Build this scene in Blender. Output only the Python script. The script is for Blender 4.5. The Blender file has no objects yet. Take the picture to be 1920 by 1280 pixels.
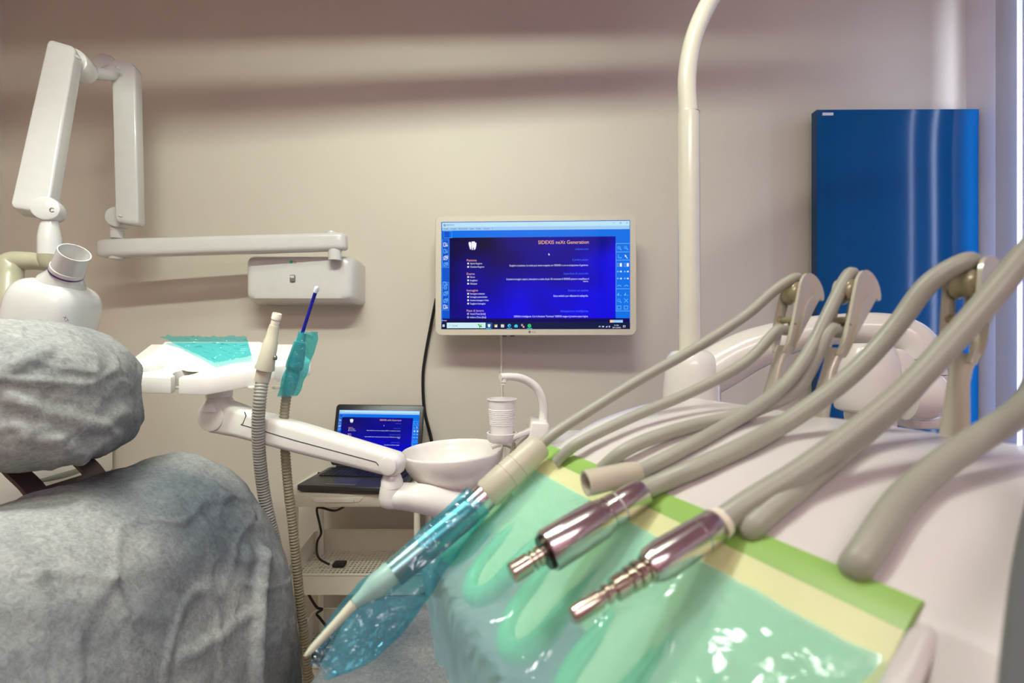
import bpy, bmesh, math, random
from mathutils import Vector, Matrix, noise

random.seed(7)
sc = bpy.context.scene
COL = sc.collection
PI = math.pi
F, H = 900.0, 1.2          # focal length in pixels of the 1920 wide frame, eye height


def lin(c):
    return tuple(((x / 12.92) if x <= 0.04045 else ((x + 0.055) / 1.055) ** 2.4) for x in c)


def rgb(r, g, b):
    return lin((r / 255, g / 255, b / 255)) + (1.0,)


# ------------------------------------------------------------------ camera
cam_d = bpy.data.cameras.new('camera')
cam = bpy.data.objects.new('camera', cam_d)
COL.objects.link(cam)
cam.location = (0, 0, H)
cam.rotation_euler = (PI / 2, 0, 0)
cam_d.sensor_width = 36.0
cam_d.lens = 36.0 * F / 1920.0
cam_d.clip_start = 0.01
cam_d.dof.use_dof = True
cam_d.dof.focus_distance = 1.2
cam_d.dof.aperture_fstop = 6.5
sc.camera = cam

# ------------------------------------------------------------------ world, exposure
w = bpy.data.worlds.new('world')
sc.world = w
w.use_nodes = True
bg = w.node_tree.nodes['Background']
bg.inputs[0].default_value = (0.72, 0.80, 1.0, 1)
bg.inputs[1].default_value = 20.0
vs = sc.view_settings
sc.display_settings.display_device = 'sRGB'
vs.view_transform = 'Standard'
vs.look = 'None'
vs.gamma = 1.0
vs.exposure = 0.0
vs.use_curve_mapping = False
sc.cycles.use_denoising = True
sc.cycles.max_bounces = 10
sc.cycles.diffuse_bounces = 5
sc.cycles.transparent_max_bounces = 16
sc.cycles.sample_clamp_indirect = 4.0


def area(name, loc, target, sx, sy, power, color):
    d = bpy.data.lights.new(name, 'AREA')
    d.shape = 'RECTANGLE'
    d.size, d.size_y, d.energy, d.color = sx, sy, power, color
    o = bpy.data.objects.new(name, d)
    COL.objects.link(o)
    o.location = loc
    o.rotation_euler = (Vector(target) - Vector(loc)).to_track_quat('-Z', 'Y').to_euler()
    return o


# lamp in the shaped louvre fitting, ceiling panel, added pink rear fill, daylight portal
LOUV = Vector((-0.2, 0.2, 2.6))
lv = area('louvre_lamp', LOUV, LOUV + Vector((-0.208, 0.978, -0.5)), 1.0, 0.03, 20.5, (0.91, 1.0, 0.85))
lv.data.spread = math.radians(145)
pn = area('panel_lamp', (-0.9, 0.45, 2.70), (-0.9, 0.45, 0), 0.6, 0.3, 16, (0.95, 1.0, 0.92))
pn.data.spread = math.radians(104)
area('rear_fill_light', (0.1, -1.6, 2.70), (0.1, -1.6, 0), 1.6, 0.8, 18, (1.0, 0.79, 0.87))  # added pink fill light for the ambient tint
pt = area('window_portal', (1.90, 0.95, 1.4), (0, 0.95, 1.4), 2.5, 1.6, 1, (1, 1, 1))
pt.data.cycles.is_portal = True


# ------------------------------------------------------------------ materials
def mat(name, col, rough=0.5, metal=0.0, coat=0.0, var=0.0, scale=30.0, bump=0.0, bscale=200.0, spec=None,
        sss=0.0, stretch=None, emit=0.0, trans=0.0):
    m = bpy.data.materials.new(name)
    m.use_nodes = True
    nt = m.node_tree
    p = nt.nodes['Principled BSDF']
    c = tuple(col[:3]) + (1,)
    p.inputs['Base Color'].default_value = c
    p.inputs['Roughness'].default_value = rough
    p.inputs['Metallic'].default_value = metal
    p.inputs['Coat Weight'].default_value = coat
    p.inputs['Coat Roughness'].default_value = 0.08
    if trans:
        p.inputs['Transmission Weight'].default_value = trans
    if spec is not None:
        p.inputs['Specular IOR Level'].default_value = spec
    if sss:
        p.inputs['Subsurface Weight'].default_value = sss
        p.inputs['Subsurface Radius'].default_value = (0.01, 0.01, 0.008)
        p.inputs['Subsurface Scale'].default_value = 0.5
    if emit:
        p.inputs['Emission Color'].default_value = c
        p.inputs['Emission Strength'].default_value = emit
    tc = nt.nodes.new('ShaderNodeTexCoord')
    mp = nt.nodes.new('ShaderNodeMapping')
    if stretch:
        mp.inputs['Scale'].default_value = stretch
    nt.links.new(tc.outputs['Object'], mp.inputs['Vector'])
    v = max(var, 0.02)
    n = nt.nodes.new('ShaderNodeTexNoise')
    n.inputs['Scale'].default_value = scale
    n.inputs['Detail'].default_value = 4
    nt.links.new(mp.outputs[0], n.inputs['Vector'])
    r = nt.nodes.new('ShaderNodeValToRGB')
    r.color_ramp.elements[0].position = 0.3
    r.color_ramp.elements[1].position = 0.7
    r.color_ramp.elements[0].color = tuple(x * (1 - v) for x in c[:3]) + (1,)
    r.color_ramp.elements[1].color = tuple(min(1, x * (1 + v)) for x in c[:3]) + (1,)
    nt.links.new(n.outputs['Fac'], r.inputs['Fac'])
    nt.links.new(r.outputs['Color'], p.inputs['Base Color'])
    if bump:
        nb = nt.nodes.new('ShaderNodeTexNoise')
        nb.inputs['Scale'].default_value = bscale
        nb.inputs['Detail'].default_value = 5
        nt.links.new(mp.outputs[0], nb.inputs['Vector'])
        b = nt.nodes.new('ShaderNodeBump')
        b.inputs['Strength'].default_value = bump
        b.inputs['Distance'].default_value = 0.01
        nt.links.new(nb.outputs['Fac'], b.inputs['Height'])
        nt.links.new(b.outputs['Normal'], p.inputs['Normal'])
    return m


def film_mat(name, col, clear, gloss=0.10, diff=0.3, bump=0.25, bscale=60, tl_mix=0.4):
    """thin coloured plastic film: tinted see-through, some diffuse scatter, shiny"""
    m = bpy.data.materials.new(name)
    m.use_nodes = True
    nt = m.node_tree
    nt.nodes.clear()
    N, L = nt.nodes.new, nt.links.new
    out = N('ShaderNodeOutputMaterial')
    tr = N('ShaderNodeBsdfTransparent')
    tr.inputs[0].default_value = clear
    df = N('ShaderNodeBsdfDiffuse')
    df.inputs[0].default_value = col
    tl = N('ShaderNodeBsdfTranslucent')
    tl.inputs[0].default_value = col
    gl = N('ShaderNodeBsdfGlossy')
    gl.inputs['Roughness'].default_value = 0.12
    tc = N('ShaderNodeTexCoord')
    nz = N('ShaderNodeTexNoise')
    nz.inputs['Scale'].default_value = bscale
    nz.inputs['Detail'].default_value = 3
    nz.inputs['Distortion'].default_value = 1.2
    L(tc.outputs['Object'], nz.inputs['Vector'])
    bp = N('ShaderNodeBump')
    bp.inputs['Strength'].default_value = bump
    bp.inputs['Distance'].default_value = 0.02
    L(nz.outputs['Fac'], bp.inputs['Height'])
    for s in (df, tl, gl):
        L(bp.outputs[0], s.inputs['Normal'])
    a = N('ShaderNodeMixShader')
    a.inputs[0].default_value = tl_mix
    L(df.outputs[0], a.inputs[1])
    L(tl.outputs[0], a.inputs[2])
    b = N('ShaderNodeMixShader')
    b.inputs[0].default_value = diff
    L(tr.outputs[0], b.inputs[1])
    L(a.outputs[0], b.inputs[2])
    c = N('ShaderNodeMixShader')
    c.inputs[0].default_value = gloss
    L(b.outputs[0], c.inputs[1])
    L(gl.outputs[0], c.inputs[2])
    L(c.outputs[0], out.inputs[0])
    return m


def emat(name, col, s=1.0):
    m = bpy.data.materials.new(name)
    m.use_nodes = True
    p = m.node_tree.nodes['Principled BSDF']
    p.inputs['Base Color'].default_value = (0.004, 0.004, 0.005, 1)
    p.inputs['Roughness'].default_value = 0.12
    p.inputs['Specular IOR Level'].default_value = 0.2
    p.inputs['Emission Color'].default_value = col
    p.inputs['Emission Strength'].default_value = s
    return m


M = {}
M['wall'] = mat('wall_paint', rgb(206, 198, 184), 0.55, var=0.02, scale=3, bump=0.03, bscale=350)
M['wall_right'] = mat('wall_right_lightened', rgb(230, 227, 238), 0.6, var=0.02, scale=3, bump=0.03, bscale=350)  # lightened and turned lavender in place of light that does not reach it
M['wall_bounce'] = mat('wall_pink_bounce', rgb(200, 160, 168), 0.7, var=0.02, scale=3)  # pink put in to tint the light bounced off the unseen front wall
M['ceiling'] = mat('ceiling_pink_bounce', rgb(212, 168, 178), 0.8, var=0.02, scale=3)  # pink put in so the unseen ceiling tints light on the upper wall
M['floor'] = mat('floor_vinyl', rgb(176, 168, 156), 0.35, var=0.08, scale=6, bump=0.02)
M['white'] = mat('white_gloss_plastic', rgb(232, 229, 222), 0.22, coat=0.4)
M['white_x'] = mat('white_enamel', rgb(208, 207, 203), 0.16, coat=0.5)
M['white_soft'] = mat('white_satin_plastic', rgb(232, 228, 222), 0.42)
M['shell'] = mat('console_white_shell', rgb(222, 216, 212), 0.28, coat=0.25, var=0.01, bump=0.02, bscale=18)
M['pole'] = mat('cream_enamel', rgb(226, 222, 206), 0.2, coat=0.5)
M['grey_green'] = mat('grey_green_plastic', rgb(168, 165, 140), 0.3, coat=0.2)
M['bezel'] = mat('cream_bezel', rgb(206, 199, 182), 0.4)
M['purple'] = mat('purple_ring', rgb(80, 20, 120), 0.3)
M['dark'] = mat('dark_plastic', rgb(26, 26, 28), 0.35)
M['black'] = mat('black_rubber', rgb(14, 14, 15), 0.5)
M['key'] = mat('key_black', rgb(20, 20, 22), 0.5)
M['deck'] = mat('laptop_deck', rgb(62, 60, 56), 0.4, metal=0.3, var=0.05, scale=150)
M['pad'] = mat('touchpad_grey', rgb(70, 68, 64), 0.35, metal=0.3)
M['padbar'] = mat('touchpad_bar', rgb(120, 116, 108), 0.35, metal=0.4)
M['blue'] = mat('radiator_blue', rgb(0, 70, 124), 0.12, coat=0.0, spec=0.2, var=0.05, scale=2, stretch=(6, 1, 0.2))
M['blue_side'] = mat('radiator_blue_side', rgb(0, 58, 104), 0.4)
M['badge'] = mat('badge_silver', rgb(205, 205, 215), 0.35)
M['seam'] = mat('seam_shadow_gap', rgb(40, 38, 40), 0.8)
M['cable_white'] = mat('white_cable', rgb(225, 218, 196), 0.5)
M['cart'] = mat('cart_cream_steel', rgb(228, 222, 205), 0.4, var=0.02)
M['cup'] = mat('cup_plastic', rgb(240, 238, 234), 0.3, sss=0.1)
M['bowl'] = mat('bowl_ceramic', rgb(238, 232, 226), 0.12, coat=0.6)
M['bowl_glass'] = mat('bowl_inner_glaze', rgb(244, 243, 240), 0.1, coat=0.6)
M['hose_grey'] = mat('suction_hose_grey', rgb(158, 156, 146), 0.5)
M['hose_beige'] = mat('saliva_hose_beige', rgb(150, 140, 116), 0.5)
M['beige'] = mat('handpiece_beige', rgb(200, 194, 172), 0.4)
M['tip_white'] = mat('tip_white', rgb(240, 234, 214), 0.4)
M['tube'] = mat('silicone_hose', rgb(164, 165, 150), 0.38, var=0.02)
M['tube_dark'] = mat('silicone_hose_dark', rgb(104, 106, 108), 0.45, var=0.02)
M['arm'] = mat('whip_arm_metallic', rgb(206, 203, 182), 0.24, metal=0.12, coat=0.4)
M['roller'] = mat('whip_arm_roller', rgb(158, 153, 118), 0.22, metal=0.2, coat=0.5)
M['chrome'] = mat('brushed_chrome', rgb(205, 198, 198), 0.2, metal=1.0)
M['steel'] = mat('spindle_steel', rgb(196, 184, 168), 0.18, metal=1.0)
M['steel_dark'] = mat('spindle_groove', rgb(60, 52, 46), 0.3, metal=1.0)
M['teal_metal'] = mat('scaler_handle_metal', rgb(122, 160, 160), 0.28, metal=0.75)
M['pale_teal'] = mat('scaler_collar', rgb(150, 190, 180), 0.4)
M['scaler_tip'] = mat('scaler_tip_ivory', rgb(206, 212, 188), 0.35)
M['sil_pale'] = mat('silicone_pale_green', rgb(222, 224, 166), 0.45, sss=0.25, var=0.03)
M['sil_green'] = mat('silicone_green', rgb(150, 192, 96), 0.4, sss=0.25, var=0.03)
M['sil_deep'] = mat('silicone_deep_green', rgb(104, 198, 128), 0.35, sss=0.25)
M['brown'] = mat('bracket_brown', rgb(88, 70, 66), 0.35, metal=0.3)
M['chair'] = mat('chair_blue_vinyl', rgb(62, 78, 98), 0.4)
M['chair_base'] = mat('chair_base_grey', rgb(196, 196, 192), 0.4)
M['cab'] = mat('cabinet_white', rgb(232, 228, 216), 0.35)
M['cab_green'] = mat('cabinet_olive', rgb(176, 176, 148), 0.4)
M['handle'] = mat('handle_grey', rgb(132, 138, 128), 0.3, metal=0.5)
M['straw'] = mat('straw_blue', rgb(10, 14, 150), 0.3)
M['straw_tip'] = mat('straw_tip_clear', rgb(214, 220, 232), 0.25)
M['label_green'] = mat('label_green', rgb(20, 170, 120), 0.4)
M['label_pink'] = mat('label_pink', rgb(190, 160, 160), 0.4)
M['button'] = mat('button_grey', rgb(120, 112, 104), 0.4)
M['aqua_sleeve'] = mat('aqua_sleeve_tight', rgb(60, 170, 176), 0.3, coat=0.3)
M['alu'] = mat('window_frame_white', rgb(225, 225, 230), 0.4)
M['film_aqua'] = film_mat('aqua_film', (0.52, 0.92, 0.95, 1), (0.76, 0.99, 1.0, 1), 0.05, 0.42, 0.3, 26)
M['film_blue'] = film_mat('blue_film', (0.16, 0.58, 0.76, 1), (0.52, 0.89, 0.97, 1), 0.09, 0.13, 0.5, 40)
M['film_tray'] = film_mat('tray_film', (0.10, 0.62, 0.68, 1), (0.62, 0.96, 0.97, 1), 0.10, 0.09, 0.6, 40)


def glass_mat():
    m = bpy.data.materials.new('window_glass')
    m.use_nodes = True
    nt = m.node_tree
    nt.nodes.clear()
    N, L = nt.nodes.new, nt.links.new
    out, tr, gl, mx = N('ShaderNodeOutputMaterial'), N('ShaderNodeBsdfTransparent'), N('ShaderNodeBsdfGlossy'), N('ShaderNodeMixShader')
    gl.inputs['Roughness'].default_value = 0.02
    mx.inputs[0].default_value = 0.08
    L(tr.outputs[0], mx.inputs[1]); L(gl.outputs[0], mx.inputs[2]); L(mx.outputs[0], out.inputs[0])
    return m


def weave_mat():
    """translucent woven blind fabric"""
    m = film_mat('blind_fabric', rgb(226, 228, 238), (1, 1, 1, 1), 0.0, 1.0, 0.0, tl_mix=0.16)
    nt = m.node_tree
    N, L = nt.nodes.new, nt.links.new
    tc = N('ShaderNodeTexCoord')
    wv = [N('ShaderNodeTexWave'), N('ShaderNodeTexWave')]
    wv[0].bands_direction, wv[1].bands_direction = 'Y', 'Z'
    for x in wv:
        x.inputs['Scale'].default_value = 55
        x.inputs['Distortion'].default_value = 1.5
        L(tc.outputs['Object'], x.inputs['Vector'])
    mx = N('ShaderNodeMix')
    mx.data_type = 'RGBA'
    mx.blend_type = 'MULTIPLY'
    mx.inputs['Factor'].default_value = 1.0
    L(wv[0].outputs['Color'], mx.inputs['A'])
    L(wv[1].outputs['Color'], mx.inputs['B'])
    rp = N('ShaderNodeValToRGB')
    rp.color_ramp.elements[0].color = rgb(206, 210, 224)
    rp.color_ramp.elements[1].color = rgb(232, 234, 242)
    L(mx.outputs['Result'], rp.inputs['Fac'])
    for s in nt.nodes:
        if s.type in ('BSDF_DIFFUSE', 'BSDF_TRANSLUCENT'):
            L(rp.outputs['Color'], s.inputs['Color'])
    return m


def cover_mat():
    """non-woven disposable cover: fine random fibres over a blue grey cushion"""
    m = bpy.data.materials.new('nonwoven_cover')
    m.use_nodes = True
    nt = m.node_tree
    N, L = nt.nodes.new, nt.links.new
    p = nt.nodes['Principled BSDF']
    p.inputs['Roughness'].default_value = 0.75
    p.inputs['Specular IOR Level'].default_value = 0.3
    tc = N('ShaderNodeTexCoord')
    big = N('ShaderNodeTexNoise')
    big.inputs['Scale'].default_value = 3.1
    big.inputs['Detail'].default_value = 3
    fib = N('ShaderNodeTexNoise')
    fib.inputs['Scale'].default_value = 120
    fib.inputs['Detail'].default_value = 8
    fib.inputs['Roughness'].default_value = 0.72
    fib.inputs['Distortion'].default_value = 0.7
    crs = N('ShaderNodeTexNoise')
    crs.inputs['Scale'].default_value = 9
    crs.inputs['Detail'].default_value = 5
    crs.inputs['Distortion'].default_value = 2.0
    for x in (big, fib, crs):
        L(tc.outputs['Object'], x.inputs['Vector'])
    r1 = N('ShaderNodeValToRGB')
    r1.color_ramp.elements[0].position = 0.36
    r1.color_ramp.elements[1].position = 0.62
    r1.color_ramp.elements[0].color = rgb(94, 101, 107)
    r1.color_ramp.elements[1].color = rgb(154, 155, 152)
    r2 = N('ShaderNodeValToRGB')
    r2.color_ramp.elements[0].position = 0.35
    r2.color_ramp.elements[1].position = 0.68
    r2.color_ramp.elements[0].color = (0.70, 0.70, 0.70, 1)
    r2.color_ramp.elements[1].color = (1.22, 1.22, 1.20, 1)
    L(big.outputs['Fac'], r1.inputs['Fac'])
    L(fib.outputs['Fac'], r2.inputs['Fac'])
    mx = N('ShaderNodeMix')
    mx.data_type = 'RGBA'
    mx.blend_type = 'MULTIPLY'
    mx.inputs['Factor'].default_value = 1.0
    L(r1.outputs['Color'], mx.inputs['A'])
    L(r2.outputs['Color'], mx.inputs['B'])
    L(mx.outputs['Result'], p.inputs['Base Color'])
    ad = N('ShaderNodeMath')
    ad.operation = 'MULTIPLY_ADD'
    ad.inputs[1].default_value = 2.2
    L(crs.outputs['Fac'], ad.inputs[0])
    L(fib.outputs['Fac'], ad.inputs[2])
    bp = N('ShaderNodeBump')
    bp.inputs['Strength'].default_value = 0.25
    bp.inputs['Distance'].default_value = 0.010
    L(ad.outputs[0], bp.inputs['Height'])
    L(bp.outputs[0], p.inputs['Normal'])
    return m


def screen_mat():
    """the picture on the screens: dark to bright blue cloud"""
    m = emat('screen_picture', (0, 0, 0.5, 1), 1.0)
    nt = m.node_tree
    N, L = nt.nodes.new, nt.links.new
    tc = N('ShaderNodeTexCoord')
    sx = N('ShaderNodeSeparateXYZ')
    L(tc.outputs['Object'], sx.inputs[0])
    nz = N('ShaderNodeTexNoise')
    nz.inputs['Scale'].default_value = 5
    nz.inputs['Detail'].default_value = 1
    L(tc.outputs['Object'], nz.inputs['Vector'])
    a = N('ShaderNodeMath'); a.operation = 'MULTIPLY_ADD'   # darker to the top left
    a.inputs[1].default_value = -0.75
    a.inputs[2].default_value = 0.44
    L(sx.outputs['Z'], a.inputs[0])
    b = N('ShaderNodeMath'); b.operation = 'MULTIPLY_ADD'
    b.inputs[1].default_value = 0.45
    L(sx.outputs['X'], b.inputs[0]); L(a.outputs[0], b.inputs[2])
    c = N('ShaderNodeMath'); c.operation = 'MULTIPLY_ADD'
    c.inputs[1].default_value = 0.7
    L(nz.outputs['Fac'], c.inputs[0]); L(b.outputs[0], c.inputs[2])
    r = N('ShaderNodeValToRGB')
    e = r.color_ramp.elements
    e[0].position, e[0].color = 0.50, rgb(2, 0, 52)
    e[1].position, e[1].color = 1.08, rgb(2, 0, 225)
    x = e.new(0.78); x.color = rgb(0, 0, 150)
    L(c.outputs[0], r.inputs['Fac'])
    L(r.outputs['Color'], nt.nodes['Principled BSDF'].inputs['Emission Color'])
    return m


M['glass'] = glass_mat()
M['blind'] = weave_mat()
M['cover'] = cover_mat()
M['s_picture'] = screen_mat()
M['s_azure'] = emat('screen_azure', rgb(0, 112, 232))
M['s_azure_lo'] = emat('screen_azure_deep', rgb(0, 84, 206))
M['s_title'] = emat('screen_titlebar', rgb(186, 228, 250))
M['s_menu'] = emat('screen_menubar', rgb(160, 204, 240))
M['s_navy'] = emat('screen_navy', rgb(4, 0, 84))
M['s_task'] = emat('screen_taskbar', rgb(6, 24, 66))
M['s_search'] = emat('screen_searchbox', rgb(206, 238, 244))
M['s_white'] = emat('screen_white', rgb(244, 244, 255))
M['s_pale'] = emat('screen_pale_line', rgb(110, 190, 250))
M['s_orange'] = emat('screen_orange', rgb(255, 190, 130))
M['s_salmon'] = emat('screen_salmon', rgb(255, 176, 140))
M['s_link'] = emat('screen_link_blue', rgb(70, 110, 255))
M['s_grey'] = emat('screen_grey', rgb(70, 96, 130))
M['s_green'] = emat('screen_green', rgb(30, 170, 40))
M['s_mint'] = emat('screen_mint', rgb(30, 220, 120))
M['s_cyan'] = emat('screen_cyan', rgb(60, 200, 240))
M['s_yellow'] = emat('screen_yellow', rgb(250, 224, 130))
M['s_hi'] = emat('screen_highlight', rgb(10, 80, 140))
M['lamp_glow'] = emat('lamp_diffuser', (1.0, 0.96, 0.9, 1), 4.0)


# ------------------------------------------------------------------ object helpers
def wm(o):
    m = o.matrix_basis.copy()
    while o.parent:
        o = o.parent
        m = o.matrix_basis @ m
    return m


def thing(name, label, cat, loc=(0, 0, 0), group=None):
    o = bpy.data.objects.new(name, None)
    o.empty_display_size = 0.05
    COL.objects.link(o)
    o.location = loc
    tag(o, label, cat, group)
    return o


def tag(o, label=None, cat=None, group=None, kind=None):
    if label: o['label'] = label
    if cat: o['category'] = cat
    if group: o['group'] = group
    if kind: o['kind'] = kind
    return o


def obj(name, bm, m, parent=None, smooth=40, label=None, kind=None, recalc=True):
    """link a bmesh (built in world coordinates) as ONE mesh object"""
    if recalc:
        bmesh.ops.recalc_face_normals(bm, faces=bm.faces)
    me = bpy.data.meshes.new(name)
    if parent is not None:
        bm.transform(wm(parent).inverted())
        loc = None
    else:
        xs = [v.co for v in bm.verts]
        lo = Vector([min(c[i] for c in xs) for i in range(3)])
        hi = Vector([max(c[i] for c in xs) for i in range(3)])
        loc = Vector(((lo.x + hi.x) / 2, (lo.y + hi.y) / 2, lo.z))
        bm.transform(Matrix.Translation(-loc))
    bm.to_mesh(me)
    bm.free()
    me.materials.append(m)
    if smooth:
        for p in me.polygons:
            p.use_smooth = True
        me.set_sharp_from_angle(angle=math.radians(smooth))
    o = bpy.data.objects.new(name, me)
    COL.objects.link(o)
    if parent is not None:
        o.parent = parent
    else:
        o.location = loc
    tag(o, label=label, kind=kind)
    return o


def struct(name, bm, m, smooth=0):
    return obj(name, bm, m, None, smooth, kind='structure')


def new():
    return bmesh.new()


def merge(bm, t, mx=None):
    if mx is not None:
        t.transform(mx)
    me = bpy.data.meshes.new('t')
    t.to_mesh(me)
    t.free()
    bm.from_mesh(me)
    bpy.data.meshes.remove(me)
    return bm


def box(lo, hi, bev=0.0, seg=2, mx=None, bm=None):
    bm = bm or new()
    t = new()
    bmesh.ops.create_cube(t, size=1.0)
    lo, hi = Vector(lo), Vector(hi)
    t.transform(Matrix.Translation((lo + hi) / 2) @ Matrix.Diagonal((*(hi - lo), 1)))
    if bev:
        bmesh.ops.bevel(t, geom=list(t.edges), offset=bev, segments=seg, profile=0.5, affect='EDGES')
    return merge(bm, t, mx)


def frame(origin, zaxis, xref=(1, 0, 0)):
    z = Vector(zaxis).normalized()
    x = Vector(xref)
    x = x - z * x.dot(z)
    if x.length < 1e-6:
        x = z.orthogonal()
    x.normalize()
    y = z.cross(x)
    m = Matrix((x, y, z)).transposed().to_4x4()
    m.translation = Vector(origin)
    return m


def rings(bm, loops, close=True, cap0=True, cap1=True):
    vs_ = [[bm.verts.new(p) for p in lp] for lp in loops]
    n = len(vs_[0])
    for a, b in zip(vs_, vs_[1:]):
        for i in range(n if close else n - 1):
            j = (i + 1) % n
            bm.faces.new((a[i], a[j], b[j], b[i]))
    if cap0: bm.faces.new(list(reversed(vs_[0])))
    if cap1: bm.faces.new(vs_[-1])
    return vs_


def lathe(p0, p1, prof, n=28, bm=None, cap0=True, cap1=True):
    """profile of (t, r): t metres along p0->p1 if given as 'm', else fraction"""
    bm = bm or new()
    p0, p1 = Vector(p0), Vector(p1)
    L = (p1 - p0).length
    m = frame(p0, p1 - p0)
    loops = []
    for t, r in prof:
        r = max(r, 1e-5)
        loops.append([m @ Vector((r * math.cos(2 * PI * i / n), r * math.sin(2 * PI * i / n), t * L)) for i in range(n)])
    rings(bm, loops, True, cap0, cap1)
    return bm


def cyl(p0, p1, r, n=24, bev=0.0, bm=None):
    L = (Vector(p1) - Vector(p0)).length
    b = min(bev / L, 0.45) if bev else 0
    if bev:
        pr = [(0, r - bev), (b * 0.3, r - bev * 0.3), (b, r), (1 - b, r), (1 - b * 0.3, r - bev * 0.3), (1, r - bev)]
    else:
        pr = [(0, r), (1, r)]
    return lathe(p0, p1, pr, n, bm)


def cr(pts, per=8):
    """Catmull-Rom through tuples of any length"""
    pts = [tuple(p) for p in pts]
    P = [pts[0]] + pts + [pts[-1]]
    out = []
    for i in range(1, len(P) - 2):
        a, b, c, d = P[i - 1:i + 3]
        for k in range(per):
            t = k / per
            out.append(tuple(0.5 * (2 * b[j] + (c[j] - a[j]) * t + (2 * a[j] - 5 * b[j] + 4 * c[j] - d[j]) * t * t +
                                    (3 * b[j] - a[j] - 3 * c[j] + d[j]) * t ** 3) for j in range(len(b))))
    out.append(pts[-1])
    return out


def tube(pts, r, n=16, bm=None, ref=None, cap=True):
    """tube along points; r = number, list of numbers or list of (a, b); ref keeps the wide axis a steady"""
    bm = bm or new()
    P = [Vector(p[:3]) for p in pts]
    k = len(P)
    R = r if isinstance(r, (list, tuple)) else [r] * k
    T = []
    for i in range(k):
        T.append((P[min(i + 1, k - 1)] - P[max(i - 1, 0)]).normalized())
    side = None
    loops = []
    for i in range(k):
        t = T[i]
        if ref is not None:
            s = Vector(ref[i] if isinstance(ref, list) else ref)
        elif side is None:
            s = t.orthogonal()
        else:
            s = side
        s = (s - t * s.dot(t))
        s.normalize()
        side = s
        u = t.cross(s)
        a, b = R[i] if isinstance(R[i], (tuple, list)) else (R[i], R[i])
        loops.append([P[i] + s * (a * math.cos(2 * PI * q / n)) + u * (b * math.sin(2 * PI * q / n)) for q in range(n)])
    rings(bm, loops, True, cap, cap)
    return bm


def prism(pts, vec, bev=0.0, seg=2, bm=None):
    bm = bm or new()
    t = new()
    vec = Vector(vec)
    a = [t.verts.new(p) for p in pts]
    b = [t.verts.new(Vector(p) + vec) for p in pts]
    t.faces.new(a)
    t.faces.new(list(reversed(b)))
    n = len(a)
    for i in range(n):
        t.faces.new((a[i], b[i], b[(i + 1) % n], a[(i + 1) % n]))
    bmesh.ops.recalc_face_normals(t, faces=t.faces)
    if bev:
        bmesh.ops.bevel(t, geom=list(t.edges), offset=bev, segments=seg, profile=0.5, affect='EDGES')
    return merge(bm, t)


def grid(fn, nu, nv, bm=None, closeu=False):
    bm = bm or new()
    vs_ = [[bm.verts.new(fn(i / nu, j / nv)) for j in range(nv + 1)] for i in range(nu + (0 if closeu else 1))]
    k = len(vs_)
    for i in range(k if closeu else k - 1):
        for j in range(nv):
            a, b = vs_[i], vs_[(i + 1) % k]
            bm.faces.new((a[j], b[j], b[j + 1], a[j + 1]))
    return bm


def solidify(bm, t):
    bmesh.ops.recalc_face_normals(bm, faces=bm.faces)
    bmesh.ops.solidify(bm, geom=list(bm.faces), thickness=t)
    return bm


def P(px, py, d):
    """the point at depth d seen at a pixel of the 1920x1280 photograph"""
    return Vector(((px - 960) / F * d, d, H - (py - 640) / F * d))


def path(pts, per=8):
    return [P(*p[:3]) for p in cr(pts, per)]


def rrect(cx, cy, w_, h_, r, n=6):
    out = []
    for sx, sy, a0 in ((1, 1, 0), (-1, 1, 90), (-1, -1, 180), (1, -1, 270)):
        for k in range(n + 1):
            a = math.radians(a0 + 90 * k / n)
            out.append((cx + sx * (w_ / 2 - r) + r * math.cos(a), cy + sy * (h_ / 2 - r) + r * math.sin(a)))
    return out


def text_mesh(s, italic=False):
    c = bpy.data.curves.new('t', 'FONT')
    c.body = s
    c.size = 1.0
    c.resolution_u = 2
    if italic: c.shear = 0.25
    o = bpy.data.objects.new('t', c)
    COL.objects.link(o)
    bpy.context.view_layer.update()
    dg = bpy.context.evaluated_depsgraph_get()
    me = bpy.data.meshes.new_from_object(o.evaluated_get(dg))
    bpy.data.objects.remove(o)
    bpy.data.curves.remove(c)
    return me

# ================================================================== ROOM
WY, RX, LX, CZ = 1.95, 1.846, -2.07, 2.78
FY = -2.2
struct('floor', box((LX - .1, FY - .1, -.08), (RX + .1, WY + .1, 0)), M['floor'])
struct('ceiling', box((LX - .1, FY - .1, CZ), (RX + .1, WY + .1, CZ + .08)), M['ceiling'])
struct('wall_back', box((LX - .1, WY, 0), (RX + .1, WY + .1, CZ)), M['wall'])
struct('wall_left', box((LX - .1, FY, 0), (LX, WY, CZ)), M['wall'])
struct('wall_front', box((LX - .1, FY - .1, 0), (RX + .1, FY, CZ)), M['wall_bounce'])
WY0, WY1, WZ0, WZ1 = 0.15, 1.765, 0.12, 2.62        # window opening in the right wall
def xring(x0, x1, o, i):
    """a flat frame in the yz plane: outer and inner rectangles (y0, z0, y1, z1)"""
    def lp(x, r): return [Vector((x, r[0], r[1])), Vector((x, r[2], r[1])), Vector((x, r[2], r[3])), Vector((x, r[0], r[3]))]
    bm = new()
    rings(bm, [lp(x0, o), lp(x1, o), lp(x1, i), lp(x0, i), lp(x0, o)], True, False, False)
    bmesh.ops.remove_doubles(bm, verts=bm.verts, dist=1e-5)
    return bm


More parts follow.
